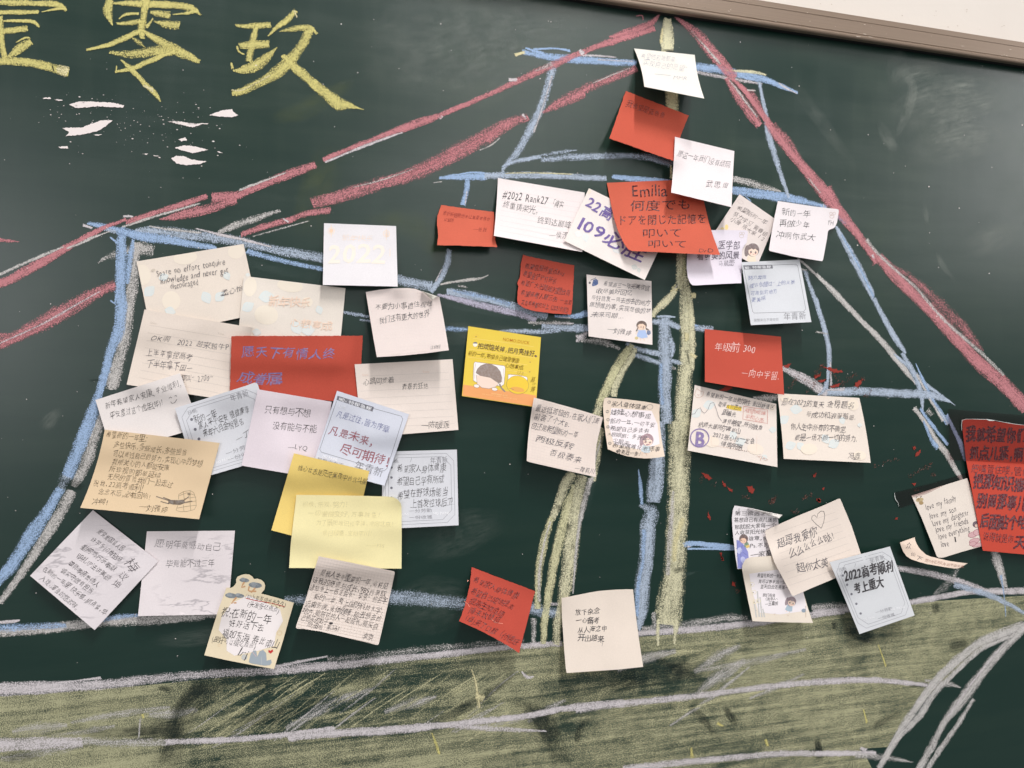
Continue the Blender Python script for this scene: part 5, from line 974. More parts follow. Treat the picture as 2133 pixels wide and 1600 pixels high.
def A(a):
    ye = (240, 226, 196); a.poly([(520, 340), (840, 480), (870, 600), (800, 720), (780, 850), (620, 900), (380, 950), (300, 900), (300, 780), (220, 690), (250, 560), (350, 420)], (240, 232, 230))
    for cx, cy, s_ in ((480, 188, 1), (590, 238, 1.35), (445, 280, 1.1), (345, 343, 1.2), (430, 345, 1)): a.ell(cx, cy, 50 * s_, 21 * s_, (122, 130, 136), 5); a.ell(cx - 12, cy - 10, 26 * s_, 16 * s_, (142, 149, 154), 5)
    for pts in ([(480, 205), (465, 230), (450, 260), (490, 250)], [(590, 265), (570, 290), (540, 300), (600, 300)], [(400, 360), (375, 390), (350, 420), (400, 415)], [(530, 250), (520, 290), (560, 310)]): a.line(pts, 16, (206, 160, 120), 'printed_picture')
    k = BLK; a.text('(如小星友谊长长久久)', 490, 345, 900, 435, 62, k, -.01); a.line([(497, 370), (600, 395), (760, 420), (885, 455)], 6, (190, 60, 50), 'handwriting'); a.text('(头发多亿点点)', 515, 425, 835, 490, 66, k, -.01)
    a.text('祝:在新的一年', 250, 500, 755, 590, 110, k, -.006); a.text('好好活下去', 325, 610, 680, 675, 90, k, -.006); a.text('福如东海 寿比南山', 260, 710, 830, 850, 100, k, -.006); a.text('(最好可以瘦亿点点)', 150, 780, 595, 850, 72, k, -.01); a.text('lrj', 430, 895, 525, 940, 100, k)
    m_ = (160, 170, 178); a.poly([(525, 1010), (545, 930), (575, 895), (600, 900), (610, 960), (635, 905), (670, 890), (700, 925), (705, 1000), (750, 990), (755, 1020), (740, 1045), (680, 1050), (540, 1025)], m_); a.ell(480, 965, 30, 30, (196, 196, 192)); a.line([(650, 960), (655, 1040)], 4, (190, 192, 190), 'printed_picture'); a.line([(560, 910), (600, 960)], 5, (214, 180, 176), 'printed_picture')
    a.poly([(725, 890), (745, 900), (765, 885), (772, 905), (745, 930), (722, 912)], (196, 60, 58)); a.ell(835, 720, 24, 22, (226, 200, 160), ring=5); a.ell(225, 845, 12, 12, (226, 204, 170), ring=4)
note('beige die-cut card with cloudy tree top edge and small printed mountains', 'Y4', [(290, 255), (980, 415), (780, 1085), (75, 945)], (236, 221, 190), 0.010, 1.5, art=A,
     outline=[(300, 262), (345, 264), (372, 250), (398, 215), (396, 180), (412, 152), (450, 134), (490, 126), (530, 130), (560, 150), (578, 176), (612, 172), (650, 184), (680, 210), (690, 245), (684, 280), (650, 322), (800, 362), (980, 415), (930, 585), (870, 800), (780, 1085), (560, 1045), (300, 995), (75, 945), (150, 700), (230, 450)], speck=.03)
def A(a):
    grid(a, 26, 26, (222, 210, 200), .8)
    for st, x0, y0, x1, y1, h in (('是我人生中重要的一年，必将见', 1250, 110, 1930, 250, 74), ('证我的奇迹与成长，985的录取', 1170, 180, 1910, 335, 74), ('通知书上一栋定会有“李京”的名字', 1140, 255, 1920, 405, 76), ('新的一年，考上国防科技大学，', 1185, 350, 1890, 500, 76),
                                  ('远离伤病，身体健康，能去想去的', 1095, 420, 1865, 580, 74), ('地方，能陪对的人一起成长，能买自', 1070, 490, 1830, 655, 74), ('己想买的鞋子', 1055, 565, 1330, 610, 66), ('加油啦 黑马！', 1110, 635, 1475, 690, 66), ('李京', 1675, 745, 1780, 775, 70)): a.text(st, x0, y0, x1, y1, h, BK, slant=.2)
    a.ell(1355, 622, 20, 12, BK, 0, 'handwriting')
note('grid paper note packed with nine written lines below the pale yellow one', 'Y4', [(1230, -55), (2010, 102), (1838, 850), (995, 672)], (240, 226, 216), 0.014, 1.5, art=A,
     outline=[(1230, -55), (1985, 96), (1998, 106), (1998, 118), (1960, 300), (1900, 560), (1838, 830), (1828, 842), (1800, 838), (1700, 812), (1500, 765), (1250, 705), (1080, 680), (1010, 676), (1000, 662), (1020, 600), (1100, 380)])
def A(a):
    for st, x0, y0, x1, y1, h in (('希望家人身体健康', 240, 195, 730, 375, 82), ('希望自己成绩提高', 215, 315, 680, 495, 84), ('提高生物成绩', 200, 420, 575, 575, 84), ('降未攻替超', 195, 525, 530, 640, 84), ('(卓)来了口敖（付德旺', 160, 600, 730, 885, 88)): a.text(st, x0, y0, x1, y1, h, (84, 14, 20), -.005, slant=.2)
    a.line([(145, 430), (180, 460), (200, 490)], 5, (240, 150, 130), 'crease'); a.line([(430, 620), (480, 660), (560, 672)], 5, (240, 160, 140), 'crease'); a.line([(185, 200), (175, 215)], 10, (242, 170, 150), 'crease')
note('red torn-edge note bulging off the board, left of the yellow chalk leg', 'X6', [(220, 60), (908, 320), (735, 990), (85, 645)], (200, 82, 66), 0.016, 1.4, bows=(0, 0, 18, 26), art=A, tear=.4, speck=.05, side=-0.006)
def A(a):
    for st, x0, y0, x1, y1 in (('放下杂念', 1340, 545, 1610, 535), ('一心备考', 1350, 640, 1605, 635), ('从人海之中', 1370, 745, 1690, 720), ('开出路来', 1375, 825, 1655, 825)): a.text(st, x0, y0, x1, y1, 74, BK, .004)
    a.line([(1635, 860), (1640, 900), (1632, 915)], 3, GR, 'handwriting')
note('large cream note with four short lines over the yellow chalk leg', 'X6', [(1195, 395), (1970, 300), (2080, 1140), (1250, 1205)], (242, 228, 214), 0.012, 1.3, art=A,
     outline=[(1195, 395), (1300, 375), (1400, 355), (1500, 335), (1600, 318), (1700, 309), (1800, 303), (1900, 300), (1970, 300), (2000, 580), (2035, 850), (2080, 1140), (1800, 1170), (1500, 1190), (1275, 1205), (1250, 1205), (1240, 1150), (1220, 900), (1200, 600)], corn=((0, 0, .004, .4),))
# ---- top
def A(a): a.text('“希望他和她都能', 105, 235, 460, 275, 62, (170, 166, 174), -.014); a.text('实现自己的愿望”', 170, 300, 590, 365, 62, (170, 166, 174), -.014); a.line([(272, 402), (415, 415)], 4, (176, 172, 178), 'handwriting'); a.text('MMR', 438, 430, 565, 440, 38, (176, 172, 178), -.01)
note('white note with faint grey writing, topmost on the yellow trunk', 'Z3', [(88, 175), (628, 232), (713, 620), (180, 515)], (240, 236, 226), 0.024, 1.25, bows=(0, 14, 0, 14), art=A)
def A(a): a.text('我希望是蓝色鱼', 25, 665, 365, 775, 60, (90, 22, 20), -.008)
note('red torn-top note with a single written line, under the topmost white note', 'Z3', [(15, 552), (575, 772), (440, 1175), (-130, 975)], (206, 92, 70), 0.012, 1.4, bows=(0, 12, 0, 0), art=A, tear=.5, speck=.05)
def A(a): a.text('愿折断翅膀也会让星星依偎你', 175, 450, 700, 520, 52, (130, 40, 38), -.008); a.text('以军团', 182, 520, 295, 530, 44, (130, 40, 38)); a.text('—爸我', 508, 622, 665, 640, 56, (130, 44, 40))
note('small red slip left of the ruled "#2022" note', 'Y5', [(155, 358), (742, 435), (778, 825), (110, 805)], (214, 104, 80), 0.013, 1.25, art=A, tear=.5, speck=.05,
     outline=[(155, 358), (400, 392), (742, 435), (758, 640), (752, 745), (778, 825), (500, 815), (300, 806), (110, 805), (122, 700), (108, 560), (112, 480), (140, 400)])
def A(a):
    ruled(a, (830, 190), (800, 640), (1700, 330), (1640, 800), 9, (228, 214, 214)); a.text('#2022 Rank27 ', 845, 235, 1380, 315, 92, BK, .0, hand=.5); a.text('「真实', 1370, 325, 1515, 355, 82, BK); a.text('终重铸荣光，', 840, 350, 1240, 425, 92, BK, hand=.6); a.text('终到达巅峰', 1225, 520, 1600, 585, 92, BK, hand=.6); a.text('—侯滢', 1355, 685, 1570, 700, 88, BK, hand=.6)
note('white ruled note headed "#2022 Rank27" near the left of the upper group', 'Y5', [(785, 58), (1750, 220), (1722, 880), (740, 700)], (246, 236, 234), 0.016, 1.4, bows=(0, 0, 0, 5), art=A)
def A(a):
    for cx, cy, rx, ry in ((235, 250, 45, 40), (150, 1150, 0.1, 0.1)): a.ell(cx, cy, rx, ry, (246, 228, 206), 30, 'printed_blotch')
    a.leaf(200, 900, 140, 80, (226, 230, 228)); a.leaf(100, 850, 120, 20, (230, 232, 230)); a.leaf(630, 1060, 150, 60, (228, 230, 230)); a.leaf(880, 1310, 100, 20, (214, 216, 212)); a.leaf(460, 520, 90, 40, (226, 230, 228)); a.leaf(940, 1355, 70, 80, (212, 216, 212))
    PU = (112, 92, 158); a.text('22高考', 225, 390, 760, 720, 190, PU, .02, hand=.4, slant=.1); a.text('109必胜', 70, 660, 1020, 1160, 240, PU, .016, hand=.5, slant=.1)
note('cream leaf-print note with big purple "109" running down right', 'Y6', [(245, 215), (1365, 755), (1020, 1490), (-100, 945)], (246, 236, 230), 0.012, 1.2, art=A)
def A(a):
    ST = (236, 200, 190); a.text('希望新的一年', 565, 165, 895, 345, 62, (96, 84, 84)); a.text('努力学习 青春给', 525, 235, 900, 480, 62, (96, 84, 84)); a.text('小雅 陪大家 1 2 1', 495, 295, 905, 560, 60, (96, 84, 84))
    a.ell(600, 110, 34, 20, (214, 200, 196), 30, ring=4); a.ell(400, 405, 20, 12, (226, 206, 150)); a.ell(445, 390, 20, 30, (238, 214, 150)); a.line([(350, 410), (460, 415)], 5, (224, 206, 170), 'printed_picture')
    girl(a, 735, 650, 128, 8, (134, 118, 116), (242, 226, 204))
note('small card turned clockwise with a printed dark-haired girl in its corner', 'Y7', [(590, 25), (1000, 310), (780, 830), (255, 530)], (240, 228, 222), 0.006, 1.5, art=A)
def A(a):
    a.text('新的一年', 1065, 225, 1375, 250, 84, BK); a.text('再做少年', 1030, 345, 1375, 365, 86, BK); a.text('冲啊你武大', 1000, 470, 1430, 515, 88, BK); a.text('YH', 1565, 340, 1635, 345, 62, GR)
    for x, y in ((1605, 240), (1640, 240)): a.ell(x, y, 14, 16, (196, 170, 162), ring=4)
    a.ell(1615, 275, 24, 16, (196, 170, 162), ring=4)
note('white tabbed note reading a new year wish with "YH" at its right', 'Y7', [(1015, 100), (1690, 190), (1515, 765), (915, 650)], (243, 235, 236), 0.010, 1.3, art=A,
     outline=[(1015, 100), (1200, 128), (1450, 165), (1660, 188), (1682, 192), (1692, 206), (1690, 230), (1672, 340), (1650, 390), (1636, 402), (1590, 418), (1572, 436), (1560, 520), (1518, 750), (1508, 768), (1490, 766), (1200, 720), (925, 655), (917, 640), (935, 520), (965, 340)])
def A(a):
    PP = (88, 78, 96); a.text('医学部', 350, 590, 600, 590, 110, PP, .002, hand=.5, tilt=.1); a.text('看更美的风景', 115, 715, 590, 700, 95, PP, .006, hand=.5); a.text('马晨蕾', 350, 800, 530, 795, 70, PP); a.line([(300, 575), (325, 570)], 6, PP, 'handwriting')
    for x, y in ((600, 460), (632, 460)): a.ell(x, y, 12, 14, (204, 190, 178), ring=4)
    a.ell(612, 492, 24, 16, (204, 190, 178), ring=4)
note('lilac-white note half hidden under the red "Emilia" note', 'Y7', [(40, 420), (680, 425), (612, 1012), (0, 1035)], (238, 230, 240), 0.012, 1.4, art=A,
     outline=[(40, 420), (300, 423), (650, 425), (678, 432), (682, 460), (670, 560), (640, 600), (618, 640), (612, 800), (610, 1012), (400, 1022), (100, 1038), (66, 1036), (40, 1010), (15, 950), (2, 850), (5, 700), (20, 560)])
def A(a):
    a.line([(640, 870), (735, 1330), (755, 1345), (1300, 1330), (1325, 1300), (1235, 820), (1215, 802), (960, 812)], 4, (130, 130, 136)); a.poly([(628, 815), (955, 808), (960, 850), (640, 862)], (124, 124, 132), 'printed_bar')
    a.text('NO', 650, 842, 695, 841, 36, (244, 244, 246), .03, hand=0, part='printed_text'); a.text('94', 697, 846, 715, 846, 16, (244, 244, 246), hand=0, part='printed_text'); a.text('特報急報', 730, 838, 940, 832, 34, (236, 236, 240), .01, hand=0, part='printed_text'); a.text('日常', 668, 905, 730, 902, 30, (238, 240, 242), hand=0, part='printed_text')
    B3 = (106, 118, 170)
    a.text('努力奔跑', 685, 955, 890, 945, 52, B3); a.text('或许会错过路上的风景', 700, 1040, 1205, 1000, 56, B3); a.text('可跑到的地方', 710, 1125, 1010, 1105, 54, B3); a.text('更美啊', 720, 1200, 880, 1185, 56, B3)
    a.text('年青新', 1075, 1385, 1330, 1375, 92, (124, 122, 128), hand=0, part='printed_text'); a.text('是整來在不是學習', 748, 1425, 1025, 1415, 36, (150, 150, 154), hand=0, part='printed_text')
note('grey-blue card with blue writing and a grey title bar, right of the upper group', 'Y7', [(610, 780), (1255, 750), (1388, 1445), (715, 1480)], (224, 226, 230), 0.010, 1.3, art=A)
def A(a):
    c = (72, 12, 18)
    for st, x0, y0, x1, y1, h in (('Emilia', 830, 255, 1345, 235, 185), ('何度でも', 810, 460, 1680, 440, 165), ('ドアを閉じた記憶を', 640, 665, 1880, 640, 150), ('叩いて', 985, 840, 1540, 830, 135), ('叩いて', 1060, 985, 1610, 990, 115)): a.text(st, x0, y0, x1, y1, h, c, 0.002, hand=.4, slant=.0, tilt=.04)
    a.text('DrD', 1770, 1070, 1975, 1085, 55, c, -.01)
note('large red note with "Emilia" and Japanese lines, centre of the upper group', 'Y6', [(493, 140), (1740, 95), (2067, 1140), (820, 1090)], (214, 102, 78), 0.020, 1.6,
     outline=[(493, 140), (900, 122), (1390, 103), (1740, 95), (1800, 260), (1850, 430), (1880, 560), (1910, 690), (1945, 800), (1985, 920), (2030, 1040), (2067, 1140), (1800, 1132), (1500, 1118), (1200, 1102), (900, 1088), (840, 1085), (800, 1068), (750, 1010), (710, 940), (650, 810), (590, 620), (540, 380)], art=A, speck=.05)
def A(a): a.text('愿这一年我们没有结局', 475, 1110, 945, 1215, 66, GR, -.01); a.text('武思恒', 725, 1370, 935, 1400, 72, GR, -.006)
note('plain white note right of the trunk with one thin line and a signature', 'Z3', [(452, 960), (980, 1087), (955, 1585), (418, 1455)], (246, 236, 236), 0.016, 1.3, bows=(0, 2, 0, 4), art=A, base=0.002)
# ---- centre
def A(a):
    for st, x0, y0, x1, y1, h in (('希望官服修复点Bug', 1085, 1030, 1530, 1120, 72), ('希望金铲铲打折折', 1065, 1120, 1440, 1210, 74), ('希望广大出题组的题目简', 1040, 1215, 1590, 1345, 74), ('希望高考人魅三伤 一', 1040, 1330, 1520, 1420, 74), ('文些希希都时好上《2022的蛇》', 1045, 1435, 1590, 1530, 64), ('流泪', 1520, 1435, 1605, 1445, 60)): a.text(st, x0, y0, x1, y1, h, (64, 18, 24), -.004)
note('red ragged note crowded with dark lines, above the yellow note', 'Y5', [(1062, 912), (1632, 1030), (1600, 1575), (1005, 1460)], (204, 88, 70), 0.005, 1.5, art=A, tear=.5, speck=.05,
     outline=[(1062, 912), (1200, 945), (1400, 985), (1632, 1030), (1622, 1250), (1612, 1450), (1600, 1560), (1590, 1575), (1400, 1562), (1200, 1540), (1100, 1512), (1040, 1482), (1005, 1455), (1000, 1380), (1012, 1260), (1000, 1230), (1030, 1150), (1040, 1020)])
def A(a):
    for st, x0, y0, x1, y1, h in (('希望高三一年完美收官', 395, 345, 1205, 425, 100), ('收尽美好回忆', 275, 470, 905, 510, 100), ('与好朋友一同去想去的地方', 180, 590, 1215, 690, 100), ('做想做的事，实现想做的梦', 150, 700, 1225, 840, 104), ('未来可期…', 195, 870, 760, 925, 104), ('—刘雅婷', 465, 1140, 890, 1215, 110)): a.text(st, x0, y0, x1, y1, h, GR, -.004)
    a.poly([(215, 280), (265, 258), (300, 290), (302, 350), (270, 375), (205, 392), (195, 370)], (84, 104, 150)); a.line([(190, 275), (240, 255), (265, 240)], 10, (96, 104, 130), 'printed_picture'); a.ell(155, 330, 18, 22, (110, 108, 112)); a.line([(170, 290), (190, 270)], 8, (110, 108, 116), 'printed_picture')
    h = (112, 96, 88); a.ell(1065, 1075, 92, 80, h); a.ell(1065, 1105, 72, 60, (240, 212, 190)); a.poly([(1010, 1015), (1080, 1010), (1080, 1050), (1012, 1052)], h); a.poly([(990, 1120), (960, 1180), (985, 1180), (1008, 1130)], h); a.poly([(1140, 1115), (1200, 1155), (1185, 1170), (1140, 1150)], h)
    a.poly([(1000, 1160), (1130, 1160), (1175, 1285), (1070, 1305), (985, 1270)], (176, 196, 232)); a.poly([(1160, 1170), (1215, 1165), (1230, 1215), (1190, 1250), (1155, 1225)], (120, 130, 158)); a.ell(975, 1300, 30, 26, (214, 198, 150)); a.line([(1045, 1300), (1050, 1345)], 12, (240, 216, 196), 'printed_picture'); a.line([(1100, 1300), (1115, 1345)], 12, (240, 216, 196), 'printed_picture')
    a.ell(1040, 1110, 5, 6, (120, 90, 84)); a.ell(1090, 1112, 5, 6, (120, 90, 84)); a.line([(960, 1220), (1010, 1180)], 12, (240, 216, 196), 'printed_picture')
note('off-white note printed with a pigtailed girl in a blue dress, left of the trunk', 'Y8', [(100, 185), (1238, 300), (1255, 1418), (135, 1270)], (243, 232, 226), 0.006, 1.5, art=A)
def A(a):
    rs_ = [uvp(a, 0, .875), uvp(a, 1, .83), uvp(a, 1, 1), uvp(a, 0, 1)]
    for k in range(8):
        u0, u1 = k / 8 + .001, (k + 1) / 8 - .000; a.poly([uvp(a, max(u0 - .001, .002), .835), uvp(a, min(u1, .998), .835), uvp(a, min(u1, .998), .998), uvp(a, max(u0 - .001, .002), .998)], (240, 168, 108), 'printed_band', 'F0')
    OY = (196, 122, 34); a.text('NOMO.DUCK', 820, 305, 1295, 375, 78, OY, .002, hand=0, part='printed_text')
    for p in ([(300, 295), (820, 360), (1360, 440)], [(225, 482), (1400, 640)], [(200, 620), (1250, 760)], [(860, 850), (1250, 905)]): a.line(p, 4, (250, 226, 150))
    for x, y in ((350, 262), (1300, 710), (1292, 878)): a.ell(x, y, 42, 34, (240, 196, 90), ring=4, a0=180, a1=360); a.ell(x, y + 2, 14, 10, (196, 152, 90))
    a.text('把烦恼关掉，把月亮挂好', 385, 420, 1380, 570, 112, (88, 62, 22), .01, hand=.5); a.ell(1398, 605, 24, 18, (110, 72, 30), 20, 'handwriting'); a.text('新的一年，希望自己健健康康', 215, 550, 1110, 690, 92, (120, 92, 30), -.004); a.text('心想事成', 860, 765, 1180, 815, 86, (120, 92, 30), -.004); a.text('高小婷', 1340, 940, 1350, 1260, 10, (120, 92, 30))
    for st, x, y, h_ in (('高', 1310, 1000, 110), ('小', 1335, 1090, 60), ('婷', 1310, 1185, 120)): a.text(st, x, y, x + 80, y + 8, h_, (130, 100, 34), -.004)
    a.ell(335, 398, 40, 42, (250, 244, 226)); a.ell(335, 385, 38, 28, (120, 110, 110), a0=180, a1=360)
    # plain pillows stand where the printed mascots are
    PIL = (250, 244, 240); LNE = (140, 108, 100)
    a.poly([(330, 705), (600, 742), (845, 775), (862, 800), (858, 900), (840, 1100), (800, 1130), (560, 1110), (345, 1060), (302, 1030), (300, 950), (312, 730)], PIL); a.line([(330, 705), (600, 742), (845, 775), (862, 800), (858, 900), (840, 1100), (800, 1130), (560, 1110), (345, 1060), (302, 1030), (300, 950), (312, 730), (330, 705)], 6, LNE, 'printed_picture')
    a.line([(345, 735), (322, 860), (320, 1000)], 5, (190, 168, 160), 'printed_picture'); a.line([(835, 820), (825, 960), (812, 1080)], 5, (190, 168, 160), 'printed_picture'); HR = (152, 134, 124); a.poly([(345, 900), (372, 830), (430, 770), (520, 738), (620, 745), (720, 800), (780, 880), (805, 980), (800, 1060), (740, 1090), (600, 990), (420, 950)], HR)
    a.poly([(352, 930), (420, 950), (600, 985), (740, 1080), (700, 1140), (580, 1178), (450, 1160), (370, 1090)], (246, 222, 206)); a.line([(352, 930), (370, 1090), (450, 1160), (580, 1178), (700, 1140), (745, 1085)], 5, (150, 116, 104), 'printed_picture'); a.line([(760, 1090), (800, 1170), (860, 1230)], 26, HR, 'printed_picture')
    a.poly([(915, 925), (1080, 938), (1240, 968), (1252, 1000), (1235, 1180), (1200, 1210), (1040, 1200), (925, 1165), (905, 1140)], PIL); a.line([(915, 925), (1080, 938), (1240, 968), (1252, 1000), (1235, 1180), (1200, 1210), (1040, 1200), (925, 1165), (905, 1140), (915, 925)], 6, LNE, 'printed_picture'); a.ell(1080, 1110, 196, 160, (242, 206, 70), 10); a.ell(1080, 1110, 196, 160, (150, 120, 70), 10, ring=5); a.ell(1080, 1190, 120, 44, (236, 176, 92), 10)
    for x, y in ((360, 1130), (675, 1185)): a.ell(x, y, 50, 30, (250, 240, 232), 8); a.ell(x, y, 50, 30, LNE, 8, ring=5)
    a.text('GOODNIGHT DUCK', 620, 1258, 905, 1302, 34, (252, 214, 150), .01, hand=0, part='printed_text'); a.text('THE MOMENT IS SUNNY, DREAM OF GENIE', 455, 1268, 1070, 1362, 26, (252, 210, 150), .0, hand=0, part='printed_text')
    a.text('1,2,3..', 1070, 890, 1210, 905, 60, (170, 130, 50), -.01)
note('bright yellow printed note with orange bottom band and "NOMO.DUCK" heading', 'X1', [(215, 80), (1490, 275), (1400, 1500), (103, 1305)], (240, 210, 84), 0.009, 1.3, art=A, speck=.02, base=0.0016)
def A(a):
    grid(a, 24, 22, (230, 216, 208), .7)
    for st, x0, y0, x1, y1, h in (('最近挺苦恼的，在家人们面', 240, 195, 1130, 390, 105), ('前装了个大B.', 220, 310, 715, 420, 105), ('但还是希望新的一年', 180, 440, 830, 585, 108), ('两极反转', 240, 615, 770, 735, 115), ('否极泰来', 430, 810, 880, 930, 115), ('—魏莉川', 785, 1020, 1060, 1095, 90)): a.text(st, x0, y0, x1, y1, h, GR, -.006, slant=.18)
note('grid note with wavy right edge tucked under the bright yellow note', 'X2', [(215, 55), (1172, 330), (1075, 1160), (115, 935)], (240, 226, 216), 0.012, 1.4, art=A,
     outline=[(215, 55), (450, 115), (700, 185), (900, 242), (1030, 282), (1172, 330), (1140, 470), (1108, 600), (1082, 720), (1070, 850), (1066, 980), (1075, 1160), (800, 1098), (500, 1030), (300, 985), (150, 950), (115, 935), (120, 800), (140, 560), (170, 320), (190, 190)])
def A(a):
    a.poly([(1290, 200), (1850, 240), (1930, 420), (1960, 700), (1700, 780), (1330, 700), (1250, 450)], (240, 230, 232))
    for i, (x, y) in enumerate(((1260, 118), (1235, 250), (1245, 362), (1245, 462), (1268, 690))): a.ell(x, y, 20, 18, BK, 0, 'handwriting', ring=5); a.text('12345'[i], x - 9, y, x + 9, y, 34, BK)
    for st, x0, y0, x1, y1, h in (('家人身体健康', 1295, 130, 1780, 200, 82), ('娃娃心想事成', 1280, 245, 1845, 320, 90), ('新的一年，一切平安', 1275, 370, 1900, 440, 82), ('希望自己多读书', 1275, 480, 1810, 525, 74), ('>眼眼剧：多去逛', 1240, 560, 1790, 620, 70), ('少聊天', 1310, 640, 1540, 690, 70), ('希望遇难化老师事', 1310, 705, 1970, 780, 76), ('会更近一步！', 1360, 795, 1730, 850, 72)): a.text(st, x0, y0, x1, y1, h, BK, -.002)
    a.ell(1825, 185, 42, 34, BK, 0, 'handwriting', ring=3)
    girl(a, 1790, 650, 150, 10, (168, 140, 146), (200, 210, 214))
note('curled beige note with five numbered wishes and a printed girl', 'X2', [(1200, 55), (1970, 150), (2032, 872), (1240, 772)], (238, 220, 202), 0.015, 1.5, art=A,
     outline=[(1220, 55), (1500, 80), (1760, 112), (1965, 150), (1955, 260), (1962, 420), (1985, 620), (2012, 770), (2032, 872), (1950, 888), (1850, 898), (1740, 900), (1620, 888), (1500, 868), (1380, 830), (1240, 772), (1215, 600), (1192, 420), (1178, 260), (1176, 150), (1190, 70)])
# ---- right
def A(a):
    a.line([(150, 700), (165, 672), (185, 690), (212, 705), (238, 708), (230, 750), (190, 775), (155, 768), (140, 740), (150, 700)], 4, (206, 170, 150), 'handwriting'); a.line([(172, 735), (182, 748), (192, 738)], 4, (206, 150, 130), 'handwriting')
    a.leaf(300, 850, 140, -12); a.leaf(160, 940, 130, -40); a.leaf(560, 1180, 110, 60); a.leaf(640, 1250, 130, -20); a.leaf(990, 1120, 90, 0); a.leaf(900, 1420, 80, 40)
    for cx, cy, rx, ry in ((800, 1330, 90, 60), (980, 880, 34, 34), (330, 1250, 80, 60)): a.ell(cx, cy, rx, ry, (246, 230, 210), 10, 'printed_blotch')
    a.poly([(490, 850), (560, 858), (650, 875), (645, 915), (560, 905), (485, 885)], (240, 208, 70), 'highlight')
    for st, x0, y0, x1, y1, h in (('希望新的一年战胜惰性 走出舒适区', 265, 730, 1005, 885, 64), ('取得大的进步', 400, 840, 650, 890, 60), ('跟着光', 445, 930, 590, 960, 60), ('满怀希望，所向披靡', 440, 1020, 880, 1100, 66), ('杭师大是阿尔卑斯山', 185, 1055, 640, 1135, 66), ('2022张心怡一定会', 340, 1170, 795, 1250, 70), ('得偿所愿…', 425, 1270, 715, 1330, 66)): a.text(st, x0, y0, x1, y1, h, GR, -.002)
    a.text('戒骄戒躁', 685, 905, 915, 945, 54, (216, 140, 130)); a.text('平和心态', 690, 975, 890, 1020, 54, (216, 140, 130)); a.line([(672, 865), (930, 905), (930, 1052), (662, 1005), (672, 865)], 4, (216, 150, 140), 'handwriting')
    a.line([(105, 950), (140, 948), (170, 900), (200, 880), (225, 925), (250, 940), (285, 900), (310, 835), (345, 822), (370, 880), (400, 980), (435, 1028)], 4, (120, 112, 120), 'handwriting')
    a.ell(195, 1208, 100, 98, (140, 122, 172), 0, 'handwriting', ring=12); a.text('B', 145, 1215, 258, 1225, 170, (140, 122, 172), .03, hand=.3); a.line([(325, 1190), (320, 1285), (700, 1350), (810, 1365), (815, 1190)], 3, (240, 214, 200)); a.text('·<(×>', 815, 1400, 935, 1450, 60, (200, 150, 130), -.01)
note('cream leaf-print note with a purple circled B at its lower left', 'X3', [(140, 635), (1025, 840), (1037, 1525), (65, 1345)], (246, 234, 224), 0.010, 1.3, art=A)
def A(a):
    a.leaf(1240, 900, 140, 5); a.leaf(1110, 1010, 130, -35); a.leaf(1740, 1020, 90, 70); a.leaf(1180, 1290, 130, -20); a.leaf(1290, 1300, 110, 50); a.leaf(1560, 1220, 120, 60); a.leaf(1650, 1270, 140, -30); a.leaf(1930, 1070, 60, 0)
    for cx, cy, rx, ry in ((1130, 780, 60, 40), (1860, 850, 60, 60), (1380, 1330, 90, 60), (1930, 1400, 70, 50)): a.ell(cx, cy, rx, ry, (246, 231, 208), 0, 'printed_blotch')
    for st, x0, y0, x1, y1, h in (('愿在2022的夏天', 1090, 810, 1545, 850, 86), ('金榜题名', 1575, 830, 1875, 865, 88), ('与成功和浪漫邂逅.', 1345, 945, 1890, 985, 74), ('你人生中所有的不确定,', 1180, 1080, 1790, 1120, 80), ('都是一场不顾一切的努力.', 1225, 1200, 1905, 1215, 82), ('冯鑫.', 1805, 1400, 1950, 1410, 80)): a.text(st, x0, y0, x1, y1, h, GR, -.008)
note('cream leaf-print note signed with two characters, right of the one with the B', 'X3', [(1035, 725), (1925, 775), (2048, 1478), (1105, 1435)], (246, 233, 220), 0.010, 1.3, bows=(0, -10, 0, 8), art=A)
def A(a): c = (240, 206, 200); a.text('年级前 300', 355, 215, 805, 250, 100, c, -.008, hand=.8); a.text('—向中宇留.', 650, 490, 1060, 545, 100, c, -.008, hand=.8)
note('clean-edged red note with white writing beside the trunk', 'X3', [(250, 28), (1075, 112), (1110, 742), (252, 600)], (200, 84, 66), 0.009, 1.2, art=A, speck=.03, base=.002)
